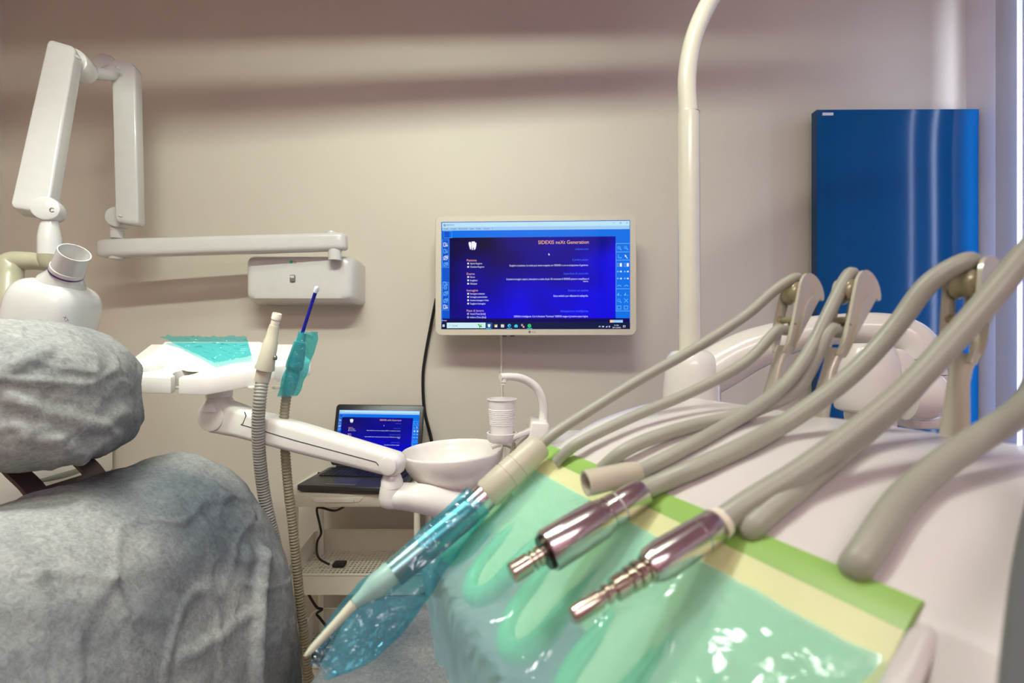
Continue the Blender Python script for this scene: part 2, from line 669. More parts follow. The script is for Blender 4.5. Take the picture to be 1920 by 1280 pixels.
b = xring(RX, RX + .1, (FY, 0, WY, CZ), (WY0, WZ0, WY1, WZ1))
struct('wall_right', b, M['wall_right'])
b = box((LX, WY - .012, 0), (RX, WY, .08), .003)
struct('baseboard_back', b, M['white_soft'])
fx0, fx1 = RX + .02, RX + .07
win = struct('window_1', xring(fx0, fx1, (WY0, WZ0, WY1, WZ1), (WY0 + .06, WZ0 + .07, WY1 - .06, WZ1 - .06)), M['alu'])
ym = (WY0 + WY1) / 2
obj('mullion', box((fx0, ym - .035, WZ0 + .07), (fx1, ym + .035, WZ1 - .06)), M['alu'], win, 0)
for y0, y1 in ((WY0 + .06, ym - .035), (ym + .035, WY1 - .06)):
    obj('pane', box((RX + .043, y0 - .003, WZ0 + .066), (RX + .048, y1 + .003, WZ1 - .056)), M['glass'], win, 0)

# vertical fabric blind in front of the window
bl = thing('vertical_blind', 'pale woven fabric blind hanging over the window beside the blue radiator', 'blind', (1.806, 1.0, WZ1 - .03))
obj('rail', box((1.79, WY0 - .05, WZ1 - .03), (1.822, 1.80, WZ1 + .01), .003), M['alu'], bl)
ys = [(1.715, 1.792), (1.592, 1.697), (1.442, 1.572)] + [(1.312 - .13 * i, 1.4415 - .13 * i) for i in range(10)]
for y0, y1 in ys:
    t = grid(lambda s, q: Vector((1.806 + .006 * math.sin(PI * s), y0 + (y1 - y0) * s, .1 + (WZ1 - .14) * q)), 6, 1)
    solidify(t, .0012)
    obj('fabric_slat', t, M['blind'], bl, 60)

# ================================================================== CEILING LIGHTS AND ADDED REAR FILL (above the frame)
rot = Matrix.Translation(LOUV) @ Matrix.Rotation(math.radians(12), 4, 'Z')
lt = thing('unseen_louvre_light', 'unseen long ceiling light, its front slotted to band the light on the wall', 'ceiling light', LOUV)
obj('housing', box((-.58, -.12, .10), (.58, .31, .178), .005, mx=rot), M['white_soft'], lt)
obj('back_panel', box((-.58, -.13, -.10), (.58, -.115, .1), mx=rot), M['white_soft'], lt, 0)
obj('front_panel', box((-.58, .295, -.036), (.58, .307, .10), mx=rot), M['white_soft'], lt, 0)
obj('band_shaping_slat', box((-.58, .293, -.082), (.58, .309, -.050), .002, mx=rot), M['white_soft'], lt, 0)  # unseen front and slat, shaped to cast light bands on the wall
for s in (-.575, .575):
    obj('end_bracket', box((s - .008, .28, -.09), (s + .008, .309, .10), mx=rot), M['white_soft'], lt, 0)
for nm, c, sx, sy, lb in (('unseen_panel_light', (-.9, .45), .6, .3, 'square edged ceiling panel light above the chair'),
                          ('unseen_panel_light', (.1, -1.6), 1.6, .8, 'added fill light panel on the ceiling behind the camera')):  # this second panel is an added fill light
    pl = thing(nm, lb, 'ceiling light', (c[0], c[1], 2.73))
    def q_(k, z): return [Vector((c[0] + a_ * (sx * .5 + k), c[1] + b_ * (sy * .5 + k), z)) for a_, b_ in ((-1, -1), (1, -1), (1, 1), (-1, 1))]
    b = new()
    rings(b, [q_(.04, CZ), q_(.04, 2.715), q_(.005, 2.715), q_(.005, CZ)], True, False, False)
    obj('panel_frame', b, M['white_soft'], pl, 0)
    obj('diffuser', box((c[0] - sx * .5, c[1] - sy * .51, 2.735), (c[0] + sx * .5, c[1] + sy * .51, 2.74)), M['lamp_glow'], pl, 0)


# ================================================================== SCREEN CONTENT
capH = None


def build_screen(parent, loc, rot, W, Hh):
    """picture, window furniture and writing of the imaging program; local x right, z up, facing -y"""
    global capH
    sxs, szs = W / 1650.0, Hh / 932.0
    Q = {}

    def pt(x, y, l):
        return Vector(((x - 130 - 825) * sxs, -.00035 * l, (466 - (y - 130)) * szs))

    def bmof(k):
        if k not in Q: Q[k] = new()
        return Q[k]

    def poly(k, pts, l):
        bm = bmof(k)
        bm.faces.new([bm.verts.new(pt(x, y, l)) for x, y in pts])

    def R(k, x0, y0, x1, y1, l=2):
        poly(k, [(x0, y1), (x1, y1), (x1, y0), (x0, y0)], l)

    def O(k, x0, y0, x1, y1, t=3, l=3):
        R(k, x0, y0, x1, y0 + t, l); R(k, x0, y1 - t, x1, y1, l)
        R(k, x0, y0 + t, x0 + t, y1 - t, l); R(k, x1 - t, y0 + t, x1, y1 - t, l)

    def D(k, cx, cy, r, l=3, n=14, ry=None):
        ry = ry or r
        poly(k, [(cx + r * math.cos(2 * PI * i / n), cy - ry * math.sin(2 * PI * i / n)) for i in range(n)], l)

    def ring(k, cx, cy, r, t=3, l=3, n=14, a0=0, a1=360):
        bm = bmof(k)
        m = int(n)
        pr = None
        for i in range(m + 1):
            a = math.radians(a0 + (a1 - a0) * i / m)
            p = [bm.verts.new(pt(cx + q * math.cos(a), cy - q * math.sin(a), l)) for q in (r, r - t)]
            if pr: bm.faces.new((pr[0], p[0], p[1], pr[1]))
            pr = p

    def Ln(k, x0, y0, x1, y1, t=4, l=3):
        d = math.hypot(x1 - x0, y1 - y0)
        nx, ny = -(y1 - y0) / d * t / 2, (x1 - x0) / d * t / 2
        poly(k, [(x0 + nx, y0 + ny), (x1 + nx, y1 + ny), (x1 - nx, y1 - ny), (x0 - nx, y0 - ny)], l)

    def T(k, s, x0, x1, yb, cap, l=4, italic=False):
        global capH
        if capH is None:
            h = text_mesh('H')
            capH = max(v.co.y for v in h.vertices)
        me = text_mesh(s, italic)
        lo = min(v.co.x for v in me.vertices)
        hi = max(v.co.x for v in me.vertices)
        fx, fy = (x1 - x0) / (hi - lo), cap / capH
        for v in me.vertices:
            v.co = pt(x0 + (v.co.x - lo) * fx, yb - v.co.y * fy, l)
        bmof(k).from_mesh(me)
        bpy.data.meshes.remove(me)

    # layout
    R('s_azure', 130, 130, 1780, 1000, 1)
    R('s_title', 136, 134, 1776, 174); R('s_menu', 136, 174, 1776, 204)
    R('s_azure_lo', 140, 208, 200, 970, 2)
    O('s_pale', 150, 208, 224, 268, 2)
    R('s_navy', 138, 968, 1776, 1002, 3)
    R('s_picture', 202, 266, 1656, 968, 2.5)
    R('s_task', 122, 1002, 1780, 1062, 2)
    R('s_search', 178, 1004, 520, 1052, 3)
    R('s_hi', 522, 1004, 580, 1054, 3)
    # title and menu rows
    R('s_grey', 150, 148, 168, 165, 3); R('s_title', 154, 153, 164, 160, 4)
    T('s_grey', 'SIDEXIS', 176, 242, 162, 14)
    for s, a, c in (('Scheda', 150, 190), ('Immagine', 212, 264), ('Elaborazione', 284, 360), ('Layout', 380, 418), ('Registri', 440, 482), ('Strumenti', 504, 556), ('?', 578, 586)):
        T('s_grey', s, a, c, 194, 13)
    Ln('s_grey', 1634, 150, 1648, 150, 2); O('s_grey', 1692, 144, 1706, 157, 2)
    Ln('s_grey', 1748, 144, 1760, 157, 2); Ln('s_grey', 1760, 144, 1748, 157, 2)
    # tooth emblem
    R('s_navy', 356, 288, 452, 384, 3)
    poly('s_white', [(370, 312), (378, 303), (392, 306), (396, 330), (394, 362), (388, 372), (382, 360), (374, 334)], 4)
    poly('s_white', [(396, 304), (406, 298), (412, 303), (420, 298), (428, 306), (430, 330), (424, 374), (418, 374), (413, 345), (407, 374), (400, 374), (398, 340)], 4.5)
    poly('s_white', [(430, 312), (436, 308), (440, 316), (438, 340), (432, 366), (427, 370), (428, 345)], 4)
    # headings and text
    T('s_orange', 'SIDEXIS neXt Generation', 983, 1423, 327, 30)
    T('s_link', 'sidexis.com', 1305, 1421, 380, 17, italic=True)
    for s, a, yb in (('Il primo passo', 1280, 472), ('Superficie di controllo', 1204, 591), ('Iniziare un esame', 1242, 736), ('Navigazione intelligente', 1176, 914)):
        T('s_link', s, a, 1419, yb, 17, italic=True)
    T('s_white', 'Scegliere il paziente. La scelta può essere eseguita con SIDEXIS o con un programma di gestione.', 732, 1420, 518, 15)
    T('s_white', 'Contiene immagini, reperti, misurazioni e molto di più. Gli strumenti di SIDEXIS possono semplificare il', 704, 1424, 636, 15)
    T('s_white', 'lavoro.', 1376, 1420, 656, 13)
    T('s_white', 'Usare simboli o per effettuare la radiografia.', 1116, 1418, 782, 15)
    T('s_white', 'SIDEXIS è intelligente. Con la funzione "Continua" SIDEXIS esegue il prossimo passo logico.', 770, 1418, 958, 15)
    for s, x1, yb in (('Paziente', 443, 472), ('Esame', 425, 589), ('Immagine', 454, 733), ('Passi di lavoro', 504, 909)):
        T('s_salmon', s, 355, x1, yb, 18)
    for s, x1, yb in (('Aprire Registro', 490, 498), ('Chiudere Registro', 509, 527), ('Nuovo', 427, 615), ('Scegliere', 449, 644), ('Chiudere', 446, 673),
                      ('Immagine endorale', 513, 760), ('Immagine panoramica', 535, 788), ('Avviare Immagine Video', 548, 817), ('Scegliere Immagine', 519, 846),
                      ('Avanti (Tasto [Invio])', 521, 935), ('Indietro (Tasto [Esc])', 526, 964)):
        T('s_white', s, 385, x1, yb, 14)
        if yb > 930: ring('s_white', 366, yb - 7, 8, 3)
        else: R('s_white', 360, yb - 14, 374, yb, 4)
    T('s_white', 'Pronto', 136, 178, 990, 11)
    poly('s_white', [(1073, 404), (1084, 418), (1080, 426), (1073, 424)], 5)
    R('s_salmon', 1606, 982, 1632, 1006, 4); R('s_pale', 1632, 982, 1718, 1006, 4)
    T('s_white', 's', 1612, 1626, 1002, 16, 5); T('s_white', 'irona', 1634, 1716, 1002, 17, 5)
    # left tool column
    O('s_pale', 138, 282, 196, 526, 2); O('s_pale', 138, 652, 196, 896, 2)
    for y, k in ((325, 's_white'), (382, 's_pale'), (665, 's_pale'), (866, 's_white')):
        O(k, 148, y - 18, 168, y + 18, 4); R(k, 174, y - 12, 182, y - 6, 3); R(k, 174, y, 184, y + 16, 3)
    for y, k in ((440, 's_white'), (497, 's_pale'), (750, 's_pale'), (812, 's_pale')):
        O(k, 148, y - 10, 180, y + 18, 4); Ln(k, 156, y - 14, 186, y - 18, 4); Ln(k, 186, y - 18, 186, y + 8, 4); Ln(k, 154, y + 12, 174, y - 4, 4)
    ring('s_pale', 164, 700, 16, 4); Ln('s_pale', 152, 700, 176, 700, 4)
    # right tool column
    for y in (328, 400, 470, 716, 906): R('s_pale', 1658, y - 2, 1778, y + 2, 3)
    R('s_pale', 1657, 328, 1660, 906, 3)
    for x, y in ((1684, 362), (1742, 362), (1684, 814)):
        ring('s_pale', x, y, 13, 3); Ln('s_pale', x + 9, y + 9, x + 22, y + 22, 5)
    Ln('s_pale', 1678, 357, 1690, 367, 3); Ln('s_pale', 1736, 362, 1748, 362, 3)
    Ln('s_pale', 1680, 424, 1680, 450, 4); Ln('s_pale', 1680, 450, 1698, 450, 4); ring('s_pale', 1702, 450, 6, 3)
    Ln('s_white', 1738, 430, 1758, 456, 5); poly('s_white', [(1734, 424), (1750, 432), (1738, 444)], 4)
    for x in (1668, 1728):
        O('s_pale', x, 496, x + 16, 526, 3); R('s_white', x + 24, 496, x + 42, 526, 3)
        for y in (568, 628):
            D('s_pale', x + 6, y, 7); Ln('s_pale', x + 10, y, x + 30, y, 3); D('s_white', x + 34, y, 7)
        ring('s_pale', x + 20, 700, 18, 5, 3, 10, 10, 170)
        poly('s_pale', [(x, 774), (x + 16, 774), (x + 16, 744)], 3); Ln('s_pale', x + 22, 772, x + 40, 772, 3)
        O('s_pale', x, 860, x + 36, 892, 4)
    Ln('s_pale', 1730, 800, 1764, 834, 4); Ln('s_pale', 1764, 800, 1730, 834, 4)
    # task bar
    for a, c in ((140, 1020), (150, 1020), (140, 1031), (150, 1031)): R('s_white', a, c, a + 8, c + 9, 3)
    T('s_grey', 'Cerca', 222, 272, 1036, 14); ring('s_grey', 205, 1024, 7, 2); Ln('s_grey', 200, 1029, 194, 1037, 2, 4)
    poly('s_green', [(450, 1018), (462, 1014), (470, 1028), (484, 1030), (492, 1046), (476, 1040), (474, 1049), (464, 1049), (466, 1036)], 4)
    poly('s_green', [(476, 1020), (482, 1016), (486, 1028), (480, 1028)], 4)
    poly('s_white', [(540, 1018), (564, 1018), (561, 1042), (552, 1046), (543, 1042)], 4)
    R('s_yellow', 598, 1020, 626, 1044); R('s_white', 604, 1030, 622, 1044, 4)
    R('s_white', 656, 1020, 684, 1046); D('s_cyan', 730, 1031, 15); D('s_azure_lo', 734, 1034, 8, 4)
    poly('s_cyan', [(774, 1028), (789, 1018), (804, 1028), (804, 1046), (774, 1046)], 3)
    ring('s_white', 842, 1026, 8, 3); R('s_salmon', 848, 1034, 862, 1048, 4)
    D('s_mint', 906, 1032, 16); D('s_green', 906, 1032, 7, 4)
    for x in (522, 706, 882): R('s_cyan', x + 2, 1052, x + 48, 1057, 4)
    Ln('s_white', 1510, 1044, 1518, 1034, 4); Ln('s_white', 1518, 1034, 1526, 1044, 4)
    R('s_white', 1538, 1034, 1556, 1045); poly('s_white', [(1570, 1046), (1584, 1046), (1584, 1032)], 3); ring('s_white', 1602, 1040, 7, 3)
    T('s_white', '11:26', 1644, 1682, 1034, 11); T('s_white', '27/11/2023', 1628, 1700, 1054, 11)
    O('s_white', 1720, 1030, 1740, 1046, 3)

    def put(name, bm, m, par, l=(0, 0, 0), r=(0, 0, 0), label=None):
        me = bpy.data.meshes.new(name)
        bm.to_mesh(me); bm.free(); me.materials.append(m)
        o = bpy.data.objects.new(name, me)
        COL.objects.link(o)
        o.parent = par; o.location = l; o.rotation_euler = r
        if label: o['label'] = label
        if par is not parent: o['kind'] = 'stuff'
        return o

    names = {'s_picture': 'program_picture', 's_title': 'title_bar', 's_menu': 'menu_bar', 's_task': 'task_bar', 's_search': 'search_box',
             's_white': 'white_text', 's_orange': 'orange_title', 's_salmon': 'salmon_heading', 's_link': 'blue_heading', 's_pale': 'tool_icon',
             's_grey': 'grey_text', 's_navy': 'status_bar', 's_azure_lo': 'tool_column', 's_hi': 'task_highlight'}
    scr = put('screen', Q.pop('s_azure'), M['s_azure'], parent, loc, rot, 'bright blue screen showing a dental imaging program')
    for k, bm in Q.items():
        put(names.get(k, 'task_icon'), bm, M[k], scr)
    return scr


# ================================================================== WALL MONITOR
tvc = P(1003, 517.5, 1.815)
tv = thing('wall_monitor', 'cream framed flat monitor on the wall showing a blue dental program', 'monitor', (tvc.x, tvc.y, tvc.z))
tv.rotation_euler = (0, 0, math.atan2(-.03, .753))
tm = wm(tv)
W_, H_ = .749, .4477
SW, SH = W_ - .046, H_ - .045


def ring_prism(outer, inner, y0, y1, bm=None, lip=.004):
    """picture frame from two matching outlines in the local xz plane, with a rounded front edge"""
    bm = bm or new()
    def L(pts, y): return [Vector((x, y, z)) for x, z in pts]
    def sh(pts, s):
        k = 1 - s
        return [(x * k, z * k) for x, z in pts]
    lp = [L(outer, y1), L(outer, y0 + lip), L(sh(outer, lip * 1.2), y0), L(inner, y0), L(inner, y0 + .006)]
    rings(bm, lp, True, False, False)
    return bm


oo = rrect(0, 0, W_, H_, .022)
ii = rrect(0, 0, SW, SH, .0005)
b = ring_prism(oo, ii, -.028, .012)
b.transform(tm)
obj('bezel', b, M['bezel'], tv)
b = prism([Vector((x, .010, z)) for x, z in rrect(0, 0, W_ - .002, H_ - .002, .022)], (0, .006, 0))
box((-.24, .016, -.15), (.24, .055, .12), .02, 3, bm=b)
b.transform(tm)
obj('back_cover', b, M['white_soft'], tv)
b = box((-.1, .055, -.1), (.1, .066, .1), .004)
box((-.03, .066, -.03), (.03, .118, .03), .004, bm=b)
b.transform(tm)
obj('wall_bracket', b, M['dark'], tv)
for x in (-.115, -.085):
    b = cyl((x, -.004, -H_ / 2 + .006), (x, -.004, -H_ / 2 - .004), .009, 12)
    b.transform(tm)
    obj('socket_plug', b, M['dark'], tv)
b = box((-.02, -.012, -H_ / 2 - .004), (.03, .004, -H_ / 2 + .006), .002)
b.transform(tm)
obj('sensor_pad', b, M['bezel'], tv)
lg = new()
D_ = [(-.020 + .005 * math.cos(2 * PI * i / 16), .005 * math.sin(2 * PI * i / 16)) for i in range(16)]
lg.faces.new([lg.verts.new((x, -.0285, -H_ / 2 + .0125 + z)) for x, z in D_])
me = text_mesh('LG')
for v in me.vertices: v.co = Vector((-.011 + v.co.x * .0115, -.0285, -H_ / 2 + .009 + v.co.y * .011))
lg.from_mesh(me)
lg.transform(tm)
obj('maker_logo', lg, M['button'], tv, 0, recalc=False, kind='stuff')
build_screen(tv, (0, -.0225, 0), (0, 0, 0), SW, SH)

# cables on the wall
pts = path([(818, 560, 1.88), (808, 610, 1.93), (797, 670, 1.935), (793, 710, 1.938), (796, 770, 1.938), (808, 820, 1.935), (813, 860, 1.935), (806, 950, 1.935), (800, 1040, 1.935), (804, 1180, 1.93)])
tag(obj('black_cable', tube(pts, .0065, 8), M['black']), 'black cable curving down the wall from the left side of the monitor', 'cable')
pts = path([(938, 615, 1.86), (939, 640, 1.93), (940, 700, 1.94), (941, 760, 1.94), (944, 860, 1.94), (946, 1000, 1.94), (946, 1170, 1.94)])
tag(obj('white_cable', tube(pts, .0048, 8), M['cable_white']), 'thin white cable running straight down the wall under the monitor', 'cable')

# ================================================================== BLUE RADIATOR
x0, x1, z0, z1 = 1.195, 1.8257, .32, 2.108
rd = thing('panel_radiator', 'tall glossy blue flat panel radiator on the back wall', 'radiator', ((x0 + x1) / 2, 1.9, z0))
t = grid(lambda s, q: Vector((x0 + (x1 - x0) * s, 1.88 + .00014 * math.sin(s * PI * 9) * math.sin(PI * s) ** .5 + .0004 * math.sin(q * 9 + s * 5) - .006 * (s - .3) * math.exp(-((1 - q) / .035)), z0 + (z1 - z0) * q)), 72, 90)
obj('front_panel', t, M['blue'], rd, 60)
b = box((x0, 1.8815, z0), (x0 + .003, 1.915, z1))
box((x1 - .003, 1.8815, z0), (x1, 1.915, z1), bm=b)
box((x0, 1.8815, z1 - .003), (x1, 1.915, z1), bm=b)
box((x0, 1.8815, z0), (x1, 1.915, z0 + .003), bm=b)
box((x0 + .004, 1.90, z0 + .004), (x1 - .004, 1.912, z1 - .004), bm=b)
obj('side_casing', b, M['blue_side'], rd, 0)
for x in (x0 + .12, x1 - .12):
    for z in (z0 + .2, z1 - .2):
        obj('wall_bracket', box((x - .02, 1.912, z - .03), (x + .02, WY, z + .03)), M['dark'], rd, 0)
obj('badge', box((x0 + .02, 1.8765, z1 - .024), (x0 + .062, 1.8815, z1 - .013), .001), M['badge'], rd, label='small silver maker badge in the upper left corner')

# ================================================================== DENTAL X-RAY ON ITS SCISSOR ARM
xr = thing('dental_xray', 'white dental X-ray head on a folding wall arm with a white wall box', 'x-ray machine', (-.8, WY, 1.35))
# wall box: lofted so the front bulges and the underside is cut back
def boxsec(y, x0, x1, z0, z1, r):
    return [Vector((x, y, z)) for x, z in rrect((x0 + x1) / 2, (z0 + z1) / 2, x1 - x0, z1 - z0, r, 5)]
b = new()
rings(b, [boxsec(1.95, -1.000, -.596, 1.345, 1.522, .02), boxsec(1.86, -1.006, -.594, 1.346, 1.524, .022), boxsec(1.83, -1.004, -.598, 1.352, 1.524, .024),
          boxsec(1.812, -.998, -.606, 1.358, 1.520, .026), boxsec(1.802, -.990, -.616, 1.362, 1.512, .024), boxsec(1.800, -.975, -.63, 1.372, 1.500, .02)])
obj('wall_box', b, M['white_x'], xr, 50)
p = P(549, 522, 1.80)
b = box((p.x - .010, 1.794, p.z - .014), (p.x + .010, 1.803, p.z + .014), .004, 3)
obj('power_button', b, M['button'], xr)
obj('power_button', box((p.x - .0075, 1.7925, p.z + .001), (p.x + .0075, 1.796, p.z + .010), .002), M['badge'], xr)
p = P(546, 491, 1.80)
obj('label_sticker', box((p.x - .005, 1.798, p.z - .005), (p.x + .005, 1.803, p.z + .005)), M['label_green'], xr, 0)
obj('label_sticker', box((p.x + .006, 1.798, p.z - .004), (p.x + .02, 1.803, p.z + .004)), M['label_pink'], xr, 0)
# horizontal arm
a, c = P(218, 466, 1.735), P(622, 454, 1.775)
ax = (c - a).normalized()
fm = frame(a, ax, (0, 0, 1))            # local x up, z along
L = (c - a).length
def armsec(t, hh, dd, r=.02):
    return [fm @ Vector((x, y, t)) for x, y in rrect(0, 0, hh, dd, min(r, dd / 2.1), 4)]
b = new()
lp = []
for t, k in ((-.058, .35), (-.055, .62), (-.046, .85), (-.03, .96), (-.012, 1), (L + .012, 1), (L + .03, .97), (L + .044, .87), (L + .052, .66), (L + .055, .4)):
    lp.append(armsec(t, .066 * (.55 + .45 * k), .06 * k, .018 * k))
rings(b, lp)
obj('horizontal_arm', b, M['white_x'], xr, 50)
for q, s in ((c, 1), (a, -1)):
    e = q + Vector((0, 0, .034 * s))
    obj('bearing_cap', cyl(e - Vector((0, 0, .008 * s)), e + Vector((0, 0, .005 * s)), .022, 20, .003), M['white_x'], xr)
obj('swivel_post', cyl((c.x + .012, 1.775, 1.50), (c.x + .012, 1.775, c.z - .02), .024, 24), M['white_x'], xr)
# knuckle of the near upright
kp = P(219, 447, 1.735)
obj('swivel_post', lathe(kp, kp + Vector((0, 0, .055)), [(0, .0205), (.45, .0205), (.46, .0195), (.5, .0195), (.51, .021), (1, .021)]), M['white_x'], xr)


def slab_arm(name, top, bot, w_t, w_b, d_, yaw, bev=.012):
    """a long box arm between two points, its broad face turned by yaw"""
    z = (top - bot).normalized()
    x = Vector((math.cos(yaw), math.sin(yaw), 0))
    m = frame(bot, z, x)
    L = (top - bot).length
    lp = []
    for t, k, sl in ((0, .80, .0), (.004, .92, 0), (.014, 1, 0), (L - .02, 1, 0), (L - .007, .95, .0), (L, .82, .0)):
        wd = (w_b + (w_t - w_b) * t / L) * k
        lp.append([m @ Vector((u, v, t + (-u * .24 if t > L / 2 else -u * .12))) for u, v in rrect(0, 0, wd, d_ * k, .006, 4)])
    b = new()
    rings(b, lp)
    return obj(name, b, M['white_x'], xr, 50)


topA, botA = P(238, 122, 1.70), P(245, 421, 1.70)
slab_arm('spring_arm', topA, botA, .072, .070, .05, .22)
topB, botB = P(124, 92, 1.46), P(64, 402, 1.30)
slab_arm('spring_arm', topB, botB, .070, .082, .048, .30)
def disc(p, r, t, axis, name='joint_disc', m='white_x'):
    p, a_ = Vector(p), Vector(axis).normalized()
    return obj(name, cyl(p - a_ * t / 2, p + a_ * t / 2, r, 32, .006), M[m], xr)
disc(P(224, 409, 1.73), .036, .05, (.25, -1, 0))
disc(P(146, 124, 1.52), .041, .07, (.3, -1, 0))
disc(P(203, 127, 1.70), .036, .06, (.3, -1, 0))
a, c = P(150, 130, 1.54), P(212, 136, 1.68)
obj('joint_link', tube([a, a.lerp(c, .35) + Vector((0, 0, -.006)), a.lerp(c, .7) + Vector((0, 0, -.010)), c], [(.026, .034), (.02, .026), (.02, .026), (.026, .032)], 16, ref=(0, 0, 1)), M['white_x'], xr, 60)
disc(P(92, 394, 1.25), .031, .05, (.45, -1, 0))
for q in (P(146, 108, 1.405), P(72, 388, 1.235), P(222, 128, 1.645), P(226, 405, 1.645)):
    disc(q, .0045, .02, (0, -1, 0), 'screw_cap')
p = P(98, 394, 1.215)
b = new()
pr = None
for i in range(9):
    an = math.radians(30 + 300 * i / 8)
    vv = [b.verts.new(p + Vector((r_ * math.cos(an), 0, r_ * math.sin(an)))) for r_ in (.004, .0062)]
    if pr: b.faces.new((pr[0], vv[0], vv[1], pr[1]))
    pr = vv
solidify(b, .002)
obj('joint_mark', b, M['button'], xr, 0)
# sleeve, yoke
s0, s1 = P(93, 478, 1.25), P(93, 412, 1.25)
obj('sleeve', lathe(s0, s1, [(0, .0245), (.5, .0245), (.85, .0195), (1, .0165)]), M['white_x'], xr, 60)
b = lathe(P(92, 505, 1.25), s0, [(0, .014), (.15, .019), (.55, .0235), (1, .0245)])
yk = path([(98, 496, 1.25), (70, 490, 1.25), (40, 489, 1.24), (24, 491, 1.235), (17, 500, 1.23), (15, 520, 1.225), (16, 550, 1.215), (20, 572, 1.205), (26, 582, 1.20)], 6)
tube(yk, [(.018 + .011 * min(1, i / 26), .020 + .010 * min(1, i / 26)) for i in range(len(yk))], 16, bm=b, ref=(0, -1, .2))
obj('yoke', b, M['grey_green'], xr, 60)
e0, e1 = P(26, 582, 1.205), P(49, 580, 1.19)
b = lathe(e0, e1, [(0, .030), (.8, .030), (1, .027)])
obj('angle_scale', b, M['white_soft'], xr)
b = new()
for k in range(9):
    an = math.radians(-90 + 180 * k / 8)
    q = e1 + Vector((-.003, -.0285 * math.cos(an), .0285 * math.sin(an)))
    box(q - Vector((.003, .001, .001)), q + Vector((.002, .001, .001)), bm=b)
obj('scale_mark', b, M['button'], xr, 0, kind='stuff')
# head
hc = P(98, 595, 1.17)
def head(s, q):
    th, ph = 2 * PI * s, -PI / 2 + PI * q
    e = lambda v, p: math.copysign(abs(v) ** p, v)
    x = .077 * e(math.cos(ph), .55) * e(math.cos(th), .6)
    y = .082 * e(math.cos(ph), .55) * e(math.sin(th), .6)
    z = .091 * e(math.sin(ph), .62)
    return Vector((x, y, z))
t = grid(head, 44, 26, closeu=True)
bmesh.ops.remove_doubles(t, verts=t.verts, dist=.0004)
hm = Matrix.Translation(hc) @ Matrix.Rotation(math.radians(14), 4, 'Y') @ Matrix.Rotation(math.radians(10), 4, 'Z')
t.transform(hm)
obj('tube_head', t, M['white_x'], xr, 70)
cb, ct = P(116, 532, 1.155), P(140, 473, 1.12)
cd = (ct - cb).normalized()
obj('cone_neck', lathe(cb, cb + cd * .036, [(0, .046), (.55, .036), (.9, .0322), (1, .0322)]), M['white_x'], xr, 60)
obj('cone_ring', lathe(cb + cd * .036, cb + cd * .0405, [(0, .0336), (1, .0336)]), M['purple'], xr, label='thin purple ring around the cone')
k0 = cb + cd * .0405
Lc = (ct - k0).length
obj('beam_cone', lathe(k0, ct, [(0, .0334), (.16, .0334), (.18, .0318), (1, .0310), (1, .0288), (.3, .028), (.29, .002)], 36), M['white_x'], xr, 40)
b = new()
for s, px, py, sz in (('XT', 118, 594, .011), ('S', 111, 610, .018)):
    me = text_mesh(s)
    o = P(px, py, 1.083)
    for v in me.vertices:
        q = Matrix.Rotation(math.radians(64), 3, 'Y') @ Vector((v.co.x * sz, 0, v.co.y * sz))
        v.co = o + Vector((q.x, 0, -q.z * -1))
    b.from_mesh(me)
    bpy.data.meshes.remove(me)
obj('head_lettering', b, M['purple'], xr, 0, recalc=False, kind='stuff')

# ================================================================== CABINET BEHIND THE CHAIR
cfx = -1.595
cb_ = thing('drawer_cabinet', 'low white drawer cabinet against the left wall behind the dental chair', 'cabinet', (-1.83, 1.5, 0))
obj('carcass', box((-2.06, 1.05, .06), (cfx - .02, 1.935, .84), .003), M['cab'], cb_)
obj('worktop', box((-2.065, 1.04, .841), (cfx + .01, 1.937, .866), .004), M['cab'], cb_)
obj('plinth', box((-2.05, 1.07, 0), (cfx - .06, 1.93, .06)), M['cab_green'], cb_, 0)
for ya, yb in ((1.055, 1.485), (1.492, 1.918)):
    for za, zb in ((.69, .836), (.385, .682), (.065, .377)):
        d_ = obj('drawer_front', box((cfx - .0195, ya, za), (cfx, yb, zb), .003), M['cab'] if za > .6 else M['cab_green'], cb_)
        ym_, zc = (ya + yb) / 2, za + (zb - za) * .42 if za < .6 else .732
        hp = [(cfx - .002 + .028 * math.sin(PI * q_), ym_ - .13 + .26 * q_, zc) for q_ in [i / 12 for i in range(13)]]
        obj('handle', tube(hp, [(.003 + .008 * math.sin(PI * i / 12), .004) for i in range(13)], 10, ref=(0, 0, 1)), M['handle'], d_)

# ================================================================== TROLLEY
TX0, TX1, TY0, TY1 = -.765, -.285, 1.585, 1.865
ct_ = thing('trolley', 'cream steel trolley with perforated shelves standing under the laptop', 'trolley', ((TX0 + TX1) / 2, (TY0 + TY1) / 2, 0))
tcx, tcy, tw, td = (TX0 + TX1) / 2, (TY0 + TY1) / 2, TX1 - TX0, TY1 - TY0
b = new()
o1, o2 = rrect(tcx, tcy, tw, td, .035, 6), rrect(tcx, tcy, tw - .012, td - .012, .03, 6)
rings(b, [[Vector((x, y, .652)) for x, y in o2], [Vector((x, y, .664)) for x, y in o1], [Vector((x, y, .694)) for x, y in o1], [Vector((x, y, .6975)) for x, y in o2]])
obj('top_tray', b, M['cart'], ct_, 40)
b = prism([Vector((tcx - .06 + x, TY0 - .0035, .676 + z)) for x, z in rrect(0, 0, .13, .014, .0065, 5)], (0, .006, 0), .0015, 1)
obj('handle_recess', b, M['cab'], ct_)
b = prism([Vector((tcx + x, TY0 - .002, z)) for x, z in ((-.14, .686), (-.125, .67), (.02, .67), (.035, .686))], (0, .004, 0), .001, 1)
obj('handle_lip', b, M['cart'], ct_)


